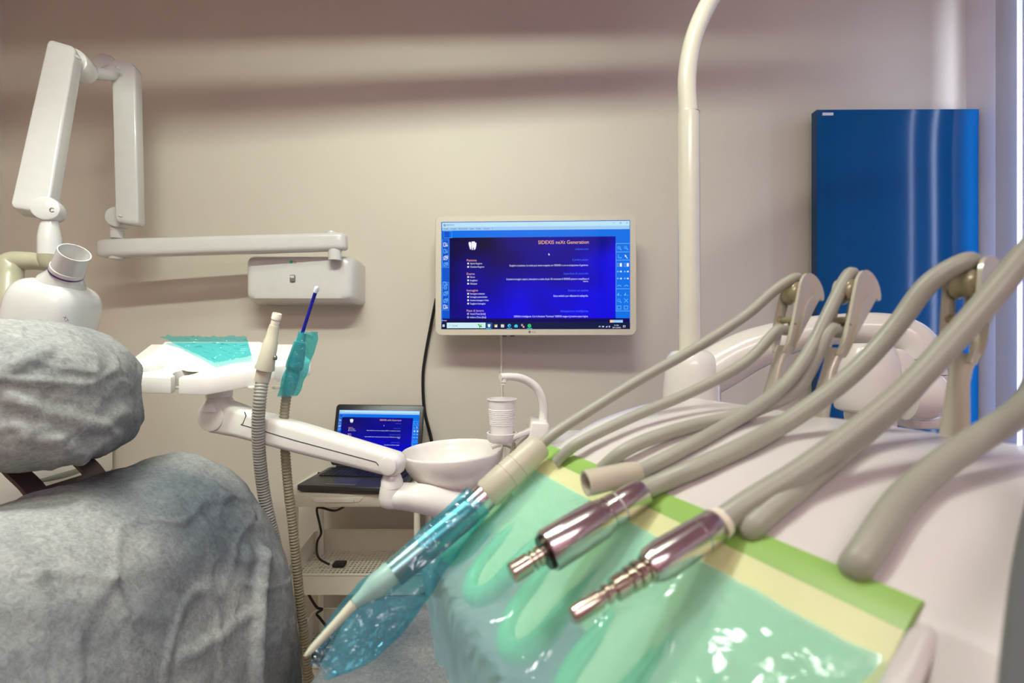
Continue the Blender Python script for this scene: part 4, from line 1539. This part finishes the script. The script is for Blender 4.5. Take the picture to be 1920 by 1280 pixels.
def seatfn(s, q):
    # closed loop across the chair (y, z), extruded along x
    i = s * len(sl)
    a_, b_ = sl[int(i) % len(sl)], sl[(int(i) + 1) % len(sl)]
    f = i - int(i)
    y, z = a_[0] + (b_[0] - a_[0]) * f, a_[1] + (b_[1] - a_[1]) * f
    x0, x1 = -.385, .32
    k = 1
    if q < .1: xx = .045 * (1 - math.cos(q / .1 * PI / 2)); k = math.sin(q / .1 * PI / 2) ** .35
    elif q > .9: xx = (x1 - x0) - .045 * (1 - math.cos((1 - q) / .1 * PI / 2)); k = math.sin((1 - q) / .1 * PI / 2) ** .35
    else: xx = .045 + (x1 - x0 - .09) * (q - .1) / .8
    k = max(k, .05)
    return Vector((x0 + xx + (.03 if z < .5 else 0), .90 + (y - .90) * (.75 + .25 * k), .50 + (z - .50) * k))
sl = cr([(.57, .50), (.60, .555), (.68, .577), (.80, .576), (.90, .574), (1.0, .576), (1.12, .579), (1.195, .566), (1.222, .52), (1.20, .45), (1.0, .43), (.8, .43), (.6, .45), (.57, .50)], 6)[:-1]
sf = [fold(760, 1150, 900, 1140, 1.1, 1.12, .006, .02), fold(700, 1180, 880, 1160, 1.05, 1.08, .003, .006)]
t = shaped(seatfn, 120, 120, .003, sf, 5.0, None)
obj('seat', t, M['cover'], dc, 180, label='flat seat in a grey nonwoven cover')
b = new()
rings(b, [[Vector((x, y, z)) for x, y in rrect(-.05, .88, w_, d_, .08, 6)] for z, w_, d_ in ((.05, .34, .30), (.12, .26, .22), (.35, .22, .2), (.44, .46, .36))])
obj('column', b, M['chair_base'], dc, 50)
b = new()
rings(b, [[Vector((x, y, z)) for x, y in rrect(-.05, .88, w_, d_, .12, 6)] for z, w_, d_ in ((0, .84, .46), (.03, .84, .46), (.05, .80, .42))])
obj('floor_plate', b, M['chair_base'], dc, 50)
b = box((-.56, .80, .40), (-.05, .96, .458), .02, 3)
obj('recline_frame', b, M['chair_base'], dc, 50)

# ================================================================== COLUMN WITH LAMP POLE AND SWING ARM
co = thing('lamp_stand', 'white post with a tall lamp pole and swing arm before the blue radiator', 'unit arm', (.405, 1.1, 0))
bx = P(1296, 660, 1.1)
b = lathe((bx.x, 1.1, .945), (bx.x, 1.1, bx.z + .004), [(0, .066), (.3, .065), (.66, .0625), (.86, .0585), (.94, .053), (.985, .044), (1, .034)], 40)
obj('column_base', b, M['white'], co, 60)
zs = P(1290, 213, 1.1).z
pb = P(1293, 664, 1.1)
obj('lamp_pole', lathe((pb.x, 1.1, pb.z - .02), (P(1291, 213, 1.1).x, 1.1, zs), [(0, .0247), (1, .0238)], 36), M['pole'], co, 60)
b = cyl((pb.x - .0015, 1.1, zs - .0012), (pb.x - .0015, 1.1, zs + .0004), .0235, 36)
obj('joint_seam', b, M['button'], co, 0)
pts = [P(1290.5, 213.5, 1.1)] + path([(1290.5, 212, 1.1), (1288, 150, 1.1), (1296, 90, 1.1), (1313, 38, 1.1), (1336, -6, 1.1), (1370, -55, 1.1), (1430, -110, 1.1), (1520, -165, 1.1), (1640, -200, 1.08)], 8)
obj('lamp_pole_bend', tube(pts, [.0205 + .0018 * max(0, 1 - i / 6) for i in range(len(pts))], 32, ref=(0, 1, 0)), M['pole'], co, 60)
ap = cr([tuple(P(1296, 716, 1.10)), tuple(P(1345, 690, 1.10)), tuple(P(1410, 655, 1.085)), tuple(P(1500, 626, 1.06)), tuple(P(1585, 616, 1.03)), tuple(P(1650, 617, 1.0)), tuple(P(1695, 628, .98)), tuple(P(1718, 648, .97)), tuple(P(1722, 672, .968))], 6)
rs = cr([(.052, .05), (.052, .047), (.047, .046), (.036, .04), (.033, .036), (.0345, .034), (.036, .034), (.0375, .035), (.0385, .036)], 6)
obj('swing_arm', tube([Vector(q) for q in ap], rs, 28, ref=(0, 0, 1) if False else [Vector((0, 0, 1)) if i < 36 else Vector((.6, 0, .8)) if i < 42 else Vector((1, 0, .25)) for i in range(len(ap))]), M['white'], co, 70)
# the joint block below the end of the arm
b = new()
def js(py, w_, d_, r=.02, dx=0):
    c_ = P(1722 + dx, py, .968)
    return [Vector((x, y, c_.z)) for x, y in rrect(c_.x, .968, w_, d_, r, 5)]
rings(b, [js(673, .077, .072, .03), js(676, .079, .074, .03), js(700, .081, .076, .025), js(780, .082, .076, .02), js(794, .080, .074, .02), js(799, .072, .066, .02)])
obj('joint_block', b, M['white'], co, 50)
b = new()
for py in (674, 701):
    lp = js(py, .0815, .0765, .027)
    tube(lp + [lp[0]], .0008, 6, bm=b)
obj('seam', b, M['seam'], co, 0, kind='stuff')
# the drum of the instrument carrier with its side housing and knob
dz = lambda py: P(0, py, .93).z
dx_ = P(1624, 700, .93).x
b = lathe((dx_, .93, dz(772)), (dx_, .93, dz(643)), [(0, .040), (.03, .050), (.06, .0525), (.2, .0545), (.5, .0555), (.75, .053), (.93, .044), (.98, .040), (1, .034)], 40)
dr = obj('swivel_drum', b, M['white'], co, 60)
obj('drum_neck', lathe((dx_ + .008, .93, dz(806)), (dx_ + .008, .93, dz(773)), [(0, .0395), (.8, .043), (1, .043)], 36), M['pole'], dr, 60)
b = new()
def hs2(px, py0, py1, y0, y1):
    a_ = P(px, py0, .93); c_ = P(px, py1, .93)
    return [Vector((a_.x, y, z)) for y, z in rrect((y0 + y1) / 2, (a_.z + c_.z) / 2, y1 - y0, abs(a_.z - c_.z), .012, 4)]
rings(b, [hs2(1655, 652, 772, .89, .985), hs2(1668, 654, 771, .888, .98), hs2(1700, 684, 768, .89, .985), hs2(1718, 694, 764, .9, .985)])
hb = obj('side_housing', b, M['white'], co, 50)
kc = P(1697, 738, .885)
b = lathe(kc, kc + Vector((.050, -.012, -.003)), [(0, .0475), (.55, .0475), (.8, .045), (.93, .040), (1, .034)], 40)
obj('friction_knob', b, M['white'], hb, 50)
oc = P(1682, 742, .882)
lp = [oc + Vector((.003 * math.cos(a_), -.002, .006 * math.sin(a_))) for a_ in [2 * PI * i / 16 for i in range(17)]]
obj('button_ring', tube(lp, .0012, 6), M['white_x'], hb, 60)
pts = path([(1340, 725, 1.07), (1344, 735, 1.065), (1345, 760, 1.065), (1345, 830, 1.07)], 5)
obj('arm_cable', tube(pts, .0032, 8), M['cable_white'], co)

# ================================================================== INSTRUMENT CONSOLE
UO = Vector((.195, .5175, 0))
UU, VV = Vector((.40, -.917, 0)).normalized(), Vector((-.917, -.40, 0)).normalized()
TOP = [(-.012, .075), (-.004, .0635), (0, .0608), (.03, .0612), (.06, .064), (.09, .0696), (.12, .078), (.15, .0910), (.163, .0995), (.172, .1065)]


def hsurf(v):
    if v <= 0: return .0608
    for (a_, ha), (c_, hc_) in zip(TOP, TOP[1:]):
        if a_ <= v <= c_: return ha + (hc_ - ha) * (v - a_) / (c_ - a_)
    return .1065 + (v - .172) * .95


def S(u, v, h):
    return Vector((UO.x + u * UU.x + v * VV.x, UO.y + u * UU.y + v * VV.y, H - h))


def uv(p):
    r_ = Vector((p.x - UO.x, p.y - UO.y, 0))
    return r_.dot(UU), r_.dot(VV)


def clear(p):
    u, v = uv(p)
    if u < -.04 or v > .24 or v < -.02: return 9
    return (H - hsurf(v)) * -1 + p.z


cn = thing('instrument_console', 'white dentist console with a green silicone instrument rest, right foreground', 'instrument console', S(.15, .09, .25))
sec = [(v, h) for v, h in cr(TOP, 4)] + [(.180, .122), (.205, .148), (.222, .166), (.224, .18), (.21, .20), (.17, .215), (.05, .21), (.01, .20), (-.010, .17), (-.014, .11)]
sec_end = [{(.180, .122): (.190, .1165), (.205, .148): (.210, .134), (.222, .166): (.226, .156)}.get(p_, p_) for p_ in sec]   # a softer front beyond the rest
cv, chh = .10, .13
b = new()
lp = []
for u, k in ((-.012, .90), (-.010, .95), (-.004, .985), (.006, 1), (.06, 1), (.12, 1), (.18, 1), (.24, 1), (.296, 1), (.306, 1), (.36, 1), (.42, 1), (.43, .985), (.436, .95), (.438, .90)):
    lp.append([S(u, cv + (v - cv) * k, chh + (h - chh) * k) for v, h in (sec if u < .303 else sec_end)])
rings(b, lp)
obj('console_shell', b, M['shell'], cn, 50)
b = new()
rings(b, [[S(u, v, h) for u, v in rrect(.21, .09, w_, d_, .04, 5)] for h, w_, d_ in ((.205, .2, .1), (.26, .16, .09), (.30, .14, .08))])
obj('console_foot', b, M['shell'], cn, 50)

# silicone rest: a lip along the rim, a sloping mat and five tongues
def slope(s): return .1765 + s * .743, .1105 + s * .669
b = new()
lipsec = [(.164, .1020), (.166, .1000), (.1705, .1022), (.1755, .1065), (.1795, .1105), (.178, .1145), (.170, .110)]
lp = [[S(u, v, h) for v, h in lipsec] for u in [-.030 + .320 * i / 24 for i in range(25)]]
rings(b, lp)
obj('rest_lip', b, M['sil_green'], cn, 50, label='saturated green lip of the silicone rest')
TON = [-.02, .05, .12, .19, .26]


def mat_h(u, s):
    """small relief: shallow trough over each tongue"""
    d_ = min(abs(u - t_) for t_ in TON)
    return .0045 * math.exp(-(d_ / .015) ** 2) * min(1, max(0, (s - .015) / .03))


def matfn(a_, q):
    u = -.030 + .320 * a_
    s = .002 + .082 * q
    v, h = slope(s)
    return S(u, v, h + mat_h(u, s) - .003)
t = grid(matfn, 150, 24)
solidify(t, .004)
mp_ = obj('rest_mat', t, M['sil_pale'], cn, 60)
for tu in TON:
    def tong(a_, q):
        x = (a_ - .5) * 2
        s0_, s1_ = .050, .122
        s = s0_ + (s1_ - s0_) * q
        w_ = .0185 if q < .62 else .0185 * math.sqrt(max(0, 1 - ((q - .62) / .38) ** 2))
        v, h = slope(s)
        return S(tu + x * w_, v - .001, h - .0065 + .006 * (1 - x * x))
    t = grid(tong, 12, 20)
    bmesh.ops.remove_doubles(t, verts=t.verts, dist=.0003)
    solidify(t, .003)
    tg = obj('rest_tongue', t, M['sil_pale'], cn, 60)
    pts = []
    for k in range(9): pts.append((tu - .0185, .035 + .060 * k / 8))
    for k in range(1, 16):
        an = PI * k / 16
        pts.append((tu - .0185 * math.cos(an), .095 + .027 * math.sin(an)))
    for k in range(9): pts.append((tu + .0185, .095 - .060 * k / 8))
    q3, rr = [], []
    for i, (u, s) in enumerate(pts):
        v, h = slope(s)
        e_ = min(1, min(i, len(pts) - 1 - i) / 7)
        q3.append(S(u, v, h + .0005 + .003 * (1 - e_)))
        rr.append(.003 + .0042 * e_)
    obj('tongue_rim', tube(q3, rr, 12), M['sil_deep'], tg, 60, label='deep green rounded rim of the tongue')
ec = [(.166, .112), (.170, .1055), (.177, .1070), (.20, .1265), (.235, .158), (.254, .176), (.257, .19), (.252, .205), (.24, .21), (.19, .19), (.165, .16)]
b = new()
lp = []
for u, k in ((.2902, .93), (.291, .98), (.2925, 1), (.295, 1), (.298, .975), (.300, .92)):
    lp.append([S(u, .205 + (v - .205) * k, .15 + (h - .15) * k) for v, h in ec])
rings(b, lp)
obj('rest_end_cap', b, M['shell'], cn, 50, label='white end cap of the instrument rest')

# aqua film over the rest, hanging down its front
fprof = cr([(.1900, .1205), (.2065, .1350), (.2280, .1545), (.2480, .1720), (.2650, .1860), (.2790, .1940), (.2850, .2050), (.2840, .2300), (.2780, .2600), (.2720, .3000)], 5)


def filmf(a_, q):
    u = -.034 + .323 * a_
    i = q * (len(fprof) - 1)
    j = min(int(i), len(fprof) - 2)
    v = fprof[j][0] + (fprof[j + 1][0] - fprof[j][0]) * (i - j)
    h = fprof[j][1] + (fprof[j + 1][1] - fprof[j][1]) * (i - j)
    rip = .0035 * noise.noise(Vector((u * 55, q * 3, 1))) + .002 * noise.noise(Vector((u * 140 + q * 20, q * 8, 5)))
    rip *= min(1, q * 4)
    dd = min(abs(u - t_) for t_ in TON)
    sag = .006 * math.exp(-(dd / .016) ** 2) * max(0, 1 - abs(q - .38) * 3.2)
    big = max(0, u - .20) / .08 * .008 * noise.noise(Vector((u * 40, q * 9, 9)))
    return S(u, v + rip, h - .003 - .0085 * min(1, q / .2) + sag * .5 + rip * .7 - abs(big))
t = grid(filmf, 200, 90)
tag(obj('aqua_film_drape', t, M['film_aqua'], None, 70), 'aqua plastic film draped over the green instrument rest', 'plastic film')

# ------------------------------------------------------------------ whip arms
def whip_arm(parent, u0, tilt_, sz_=1.0):
    """spring arm: stem, fork of two cheeks, hooked head, roller and pin; local a backwards, b along the row, z up"""
    base = S(u0, .0, .0605)
    m = Matrix.Translation(base) @ Matrix((-VV, UU, Vector((0, 0, 1)))).transposed().to_4x4() @ Matrix.Rotation(tilt_, 4, 'Y') @ Matrix.Diagonal((1, 1, sz_, 1))
    b = new()
    lp = []
    for z, a_, ra, rb in ((-.010, 0, .0055, .0085), (.0, 0, .0053, .0080), (.02, 0, .0050, .0066), (.036, 0, .0048, .0056), (.046, .001, .0048, .0062), (.052, .002, .0046, .0080), (.056, .0025, .0042, .0095)):
        lp.append([Vector((a_ + ra * math.cos(2 * PI * i / 20), rb * math.sin(2 * PI * i / 20), z)) for i in range(20)])
    rings(b, lp)
    b.transform(m)
    st_ = obj('whip_arm', b, M['arm'], parent, 60)
    for sb in (-1, 1):
        # cheek outline in the (a, z) plane; the near one carries the hook
        if sb > 0:
            ol = [(-.0035, .050), (-.0040, .062), (-.0055, .085), (-.0065, .105), (-.0062, .113), (-.0035, .1195), (.002, .1230), (.009, .1232), (.016, .1210), (.022, .1170), (.0265, .1115),
                  (.0275, .1075), (.0255, .1055), (.020, .1070), (.014, .1060), (.0098, .1020), (.0070, .094), (.0062, .082), (.0062, .066), (.0060, .050)]
        else:
            ol = [(-.0035, .050), (-.0040, .062), (-.0048, .085), (-.0052, .105), (-.0045, .112), (-.001, .1155), (.004, .1150), (.0075, .111), (.0075, .103), (.0060, .092), (.0052, .080), (.0052, .066), (.0055, .050)]
        ol = [(a_, z) for a_, z, *_ in cr(ol + [ol[0]], 3)[:-1]]
        off = lambda z: (.0052 + .0040 * min(1, max(0, (z - .050) / .014))) * sb
        b = new()
        t = new()
        fa_ = [t.verts.new((a_, off(z) - .0013, z)) for a_, z in ol]
        fb_ = [t.verts.new((a_, off(z) + .0013, z)) for a_, z in ol]
        n = len(ol)
        t.faces.new(fa_); t.faces.new(list(reversed(fb_)))
        for i in range(n): t.faces.new((fa_[i], fb_[i], fb_[(i + 1) % n], fa_[(i + 1) % n]))
        bmesh.ops.triangulate(t, faces=[f for f in t.faces if len(f.verts) > 4])
        merge(b, t, m)
        obj('cheek', b, M['arm'], st_, 45)
    b = lathe((.0005, -.0076, .1045), (.0005, .0076, .1045), [(0, .0072), (.10, .0096), (.2, .0102), (.36, .0088), (.5, .0082), (.64, .0088), (.8, .0102), (.90, .0096), (1, .0072)], 28)
    b.transform(m)
    obj('roller', b, M['roller'], st_, 50)
    b = lathe((0, -.0080, .0795), (0, .0080, .0795), [(0, .0044), (.08, .0044), (.14, .0030), (.86, .0030), (.92, .0044), (1, .0044)], 20)
    b.transform(m)
    obj('crosspin', b, M['roller'], st_, 50)
    return m


ARMS = [whip_arm(cn, .091, math.radians(18), 1.06), whip_arm(cn, .1375, math.radians(20), 1.045), whip_arm(cn, .2266, math.radians(8), .95), whip_arm(cn, .272, math.radians(8), .95)]


# ------------------------------------------------------------------ instruments with their hoses
def over(m, r):
    """the way of a hose over the roller of an arm and down behind it, under the pin"""
    k = .0084 + r
    return [m @ Vector(v) for v in ((-k * .30, 0, .1045 + k * .97), (k * .35, 0, .1045 + k * .95), (k * .85, 0, .1045 + k * .5), (k * .98, 0, .098),
                                    (.0135, 0, .086), (.007, 0, .0775 - r * .8), (-.002, 0, .0745 - r), (-.012, 0, .0705 - r))]


def hose_obj(pts, r, parent, ends=1, material='tube', fixed=True):
    """hose through pixel/depth points (or world points), pushed clear of the console top"""
    q = [Vector(c_) for c_ in cr([tuple(p_) if isinstance(p_, Vector) else tuple(P(*p_)) for p_ in pts], 8)]
    out_ = []
    cam_ = Vector((0, 0, H))
    n = len(q)
    for i, p in enumerate(q):
        if i < n - 14:
            for _ in range(60):
                if clear(p) >= r * 1.02: break
                p = cam_ + (p - cam_) * .992
        out_.append(p)
    for _ in range(3):
        out_ = [out_[0]] + [(a_ + b_ * 2 + c_) / 4 for a_, b_, c_ in zip(out_, out_[1:], out_[2:])] + [out_[-1]]
    return obj('hose', tube(out_, r, 18), M[material], parent, 70)


def along(p0, p1, segs, m, name, parent, n=28, label=None):
    return obj(name, lathe(p0, p1, segs, n), M[m], parent, 40, label=label)


# ultrasonic scaler
a, c = P(1016, 832, .436), P(912, 928, .418)
sc1 = thing('ultrasonic_scaler', 'long scaler handpiece in a blue film sleeve, pointing down to the lower left', 'dental handpiece', c)
along(a, c, [(0, .0085), (.03, .0108), (.1, .0118), (.44, .0128), (.445, .0122), (.455, .0122), (.46, .0130), (.62, .0133), (.625, .0127), (.635, .0127), (.64, .0134), (.97, .0132), (1, .0120)], 'beige', 'handle_sleeve', sc1, 36)
e = P(884, 954, .412)
along(c, e, [(0, .0118), (1, .0118)], 'chrome', 'metal_ring', sc1, 36)
e2 = P(738, 1075, .378)
along(e, e2, [(0, .0118), (.06, .0124), (.5, .0122), (1, .0112)], 'teal_metal', 'handle', sc1, 36)
e3 = P(664, 1132, .362)
along(e2, e3, [(0, .0106), (.05, .0110), (.45, .0100), (.55, .0088), (.8, .0056), (1, .0042)], 'pale_teal', 'collar', sc1, 32)
e4 = P(572, 1230, .343)
along(e3, e4, [(0, .0042), (.3, .0034), (.82, .0027), (.88, .0024), (.95, .0017), (1, .0011)], 'scaler_tip', 'tip', sc1, 20)
hose_obj([(1012, 836, .436), (1040, 812, .438), (1100, 773, .445), (1200, 711, .450), (1300, 655, .452), (1400, 590, .452), (1450, 546, .450), *over(ARMS[0], .0049), (1400, 678, .436), (1300, 733, .428), (1200, 775, .421), (1120, 812, .416), (1070, 840, .417), (1044, 866, .423)], .0049, sc1)
# film sleeve: a flat bag around the handle, open at the bottom
bx0, bx1 = P(897, 938, .411), P(598, 1238, .352)
axd = (bx1 - bx0).normalized()
sd = axd.cross(Vector((0, -1, .15))).normalized()
nd = axd.cross(sd).normalized()
lay = [(0, .0145, .0140, -.000), (.14, .0158, .0145, -.0005), (.32, .0185, .0140, -.002), (.5, .0215, .0125, -.0040), (.68, .0245, .0105, -.0055), (.84, .0225, .0080, -.0050), (.95, .0165, .0065, -.0045), (1, .0120, .0055, -.004)]
if sd.z < 0: sd = -sd


def bag(s, q):
    for (q0, a0_, b0_, o0), (q1, a1_, b1_, o1) in zip(lay, lay[1:]):
        if q <= q1 + 1e-9:
            f = (q - q0) / (q1 - q0)
            a_, b_, o_ = a0_ + (a1_ - a0_) * f, b0_ + (b1_ - b0_) * f, o0 + (o1 - o0) * f
            break
    an = 2 * PI * s
    k = 1 + .10 * noise.noise(Vector((math.cos(an) * 2.5, math.sin(an) * 2.5, q * 9)))
    rag = .012 * noise.noise(Vector((math.cos(an) * 2, math.sin(an) * 2, 3))) if q > .97 else 0
    return bx0.lerp(bx1, q) + sd * (a_ * k * math.cos(an) + o_) + nd * (b_ * k * math.sin(an) + .002 * noise.noise(Vector((math.cos(an) * 4, q * 14, 2)))) + axd * rag
t = grid(bag, 48, 60, closeu=True)
obj('film_sleeve', t, M['film_blue'], sc1, 70, label='transparent blue film sleeve')

# loose connector
a, c = P(1199, 884, .3385), P(1098, 906, .327)
k2 = thing('hose_coupling', 'loose beige hose coupling with an open pinned end above the green rest', 'hose coupling', c)
along(a, c, [(0, .0060), (.06, .0075), (.2, .0082), (.9, .0088), (1, .0086), (1.0, .0070), (.82, .0066), (.80, .0003)], 'beige', 'coupling_body', k2, 32)
ax = (c - a).normalized()
mm = frame(c - ax * .009, ax)
b = new()
for x, y in ((.0026, .0026), (-.0026, .0026), (.0026, -.0026), (-.0026, -.0026)):
    lathe(mm @ Vector((x, y, -.002)), mm @ Vector((x, y, .005)), [(0, .0018), (1, .0018), (1, .0009), (.4, .0008), (.39, .0001)], 12, bm=b)
obj('coupling_pins', b, M['tube_dark'], k2, 40, kind='stuff')
hose_obj([(1192, 886, .3375), (1215, 876, .342), (1300, 832, .36), (1400, 775, .375), (1470, 722, .388), (1520, 655, .397), (1552, 590, .401), *over(ARMS[1], .0053), (1500, 725, .396), (1440, 759, .390), (1380, 781, .384), (1300, 797, .379), (1220, 822, .374), (1165, 848, .372), (1128, 879, .381)], .0053, k2)

# micromotors
def motor(label, a, c, k, segs, ring_t, base):
    t_ = thing('micromotor', label, 'dental handpiece', base, 'chrome micromotors on the green rest')
    for name, m_, s0_, s1_, pr_ in segs:
        p0, p1 = a.lerp(c, s0_), a.lerp(c, s1_)
        along(p0, p1, pr_, m_, name, t_, 32)
    return t_


a, c = P(1206, 921, .316), P(958, 1076, .279)
sp_prof = [(0, .0048), (.10, .0048), (.11, .0060), (.20, .0060), (.21, .0040), (.28, .0040), (.29, .0060), (.36, .0060), (.37, .0040), (.44, .0040), (.45, .0060), (.94, .0060), (1, .0048)]
m1 = motor('thick satin micromotor with a short ringed spindle, nearer the cuspidor', a, c, 1, [
    ('rear_barrel', 'chrome', 0, .20, [(0, .0082), (.08, .0095), (.9, .0098), (1, .0098)]),
    ('groove_ring', 'white_x', .20, .215, [(0, .0090), (1, .0090)]),
    ('middle_barrel', 'chrome', .215, .34, [(0, .0100), (.6, .0102), (.62, .0094), (.68, .0094), (.70, .0106), (1, .0112)]),
    ('front_barrel', 'chrome', .341, .75, [(0, .0112), (.06, .0122), (.5, .0127), (.97, .0127), (1, .0120)]),
    ('nose_ring', 'steel_dark', .75, .775, [(0, .0108), (1, .0100)]),
    ('spindle', 'steel', .775, 1.0, sp_prof)], 0, a)
hose_obj([(1203, 922, .316), (1225, 911, .319), (1300, 879, .325), (1400, 834, .33), (1500, 775, .332), (1600, 699, .33), (1680, 612, .326), (1740, 532, .320), *over(ARMS[2], .0063), (1705, 735, .303), (1605, 825, .290), (1505, 908, .284), (1445, 956, .282), (1410, 988, .284), (1392, 1008, .293), (1383, 1020, .306)], .0064, m1)
a, c = P(1348, 981, .258), P(1072, 1156, .2215)
m2 = motor('slim polished micromotor with a long ringed spindle, nearer the camera', a, c, 1, [
    ('collar_ring', 'tip_white', -.03, .02, [(0, .0078), (1, .0088)]),
    ('rear_barrel', 'chrome', .02, .30, [(0, .0080), (.05, .0088), (.45, .0090), (.47, .0084), (.50, .0084), (.52, .0092), (1, .0094)]),
    ('front_barrel', 'chrome', .301, .52, [(0, .0094), (.5, .0096), (.85, .0088), (1, .0074)]),
    ('spindle', 'steel', .52, .74, [(0, .0066), (.08, .0066), (.1, .0052), (.2, .0052), (.22, .0066), (.34, .0066), (.36, .0050), (.44, .0050), (.46, .0062), (.58, .0062), (.6, .0048), (.68, .0048), (.7, .0058), (1, .0056)]),
    ('spindle_tip', 'steel', .74, 1.0, [(0, .0034), (.12, .0034), (.14, .0046), (.22, .0046), (.24, .0034), (.34, .0034), (.36, .0042), (.93, .0042), (1, .0032)])], 0, a)
hose_obj([(1352, 979, .259), (1368, 966, .2585), (1420, 932, .259), (1500, 884, .260), (1600, 812, .262), (1700, 730, .263), (1780, 645, .263), (1850, 565, .263), (1920, 480, .265), (1965, 440, .263), (1995, 432, .264), (2025, 450, .268), (2030, 510, .27),
          (2010, 590, .266), (1965, 690, .257), (1920, 764, .248), (1850, 812, .242), (1770, 866, .236), (1690, 936, .229), (1632, 1022, .2225), (1608, 1056, .2245), (1588, 1088, .231), (1578, 1106, .243)], .0066, m2)
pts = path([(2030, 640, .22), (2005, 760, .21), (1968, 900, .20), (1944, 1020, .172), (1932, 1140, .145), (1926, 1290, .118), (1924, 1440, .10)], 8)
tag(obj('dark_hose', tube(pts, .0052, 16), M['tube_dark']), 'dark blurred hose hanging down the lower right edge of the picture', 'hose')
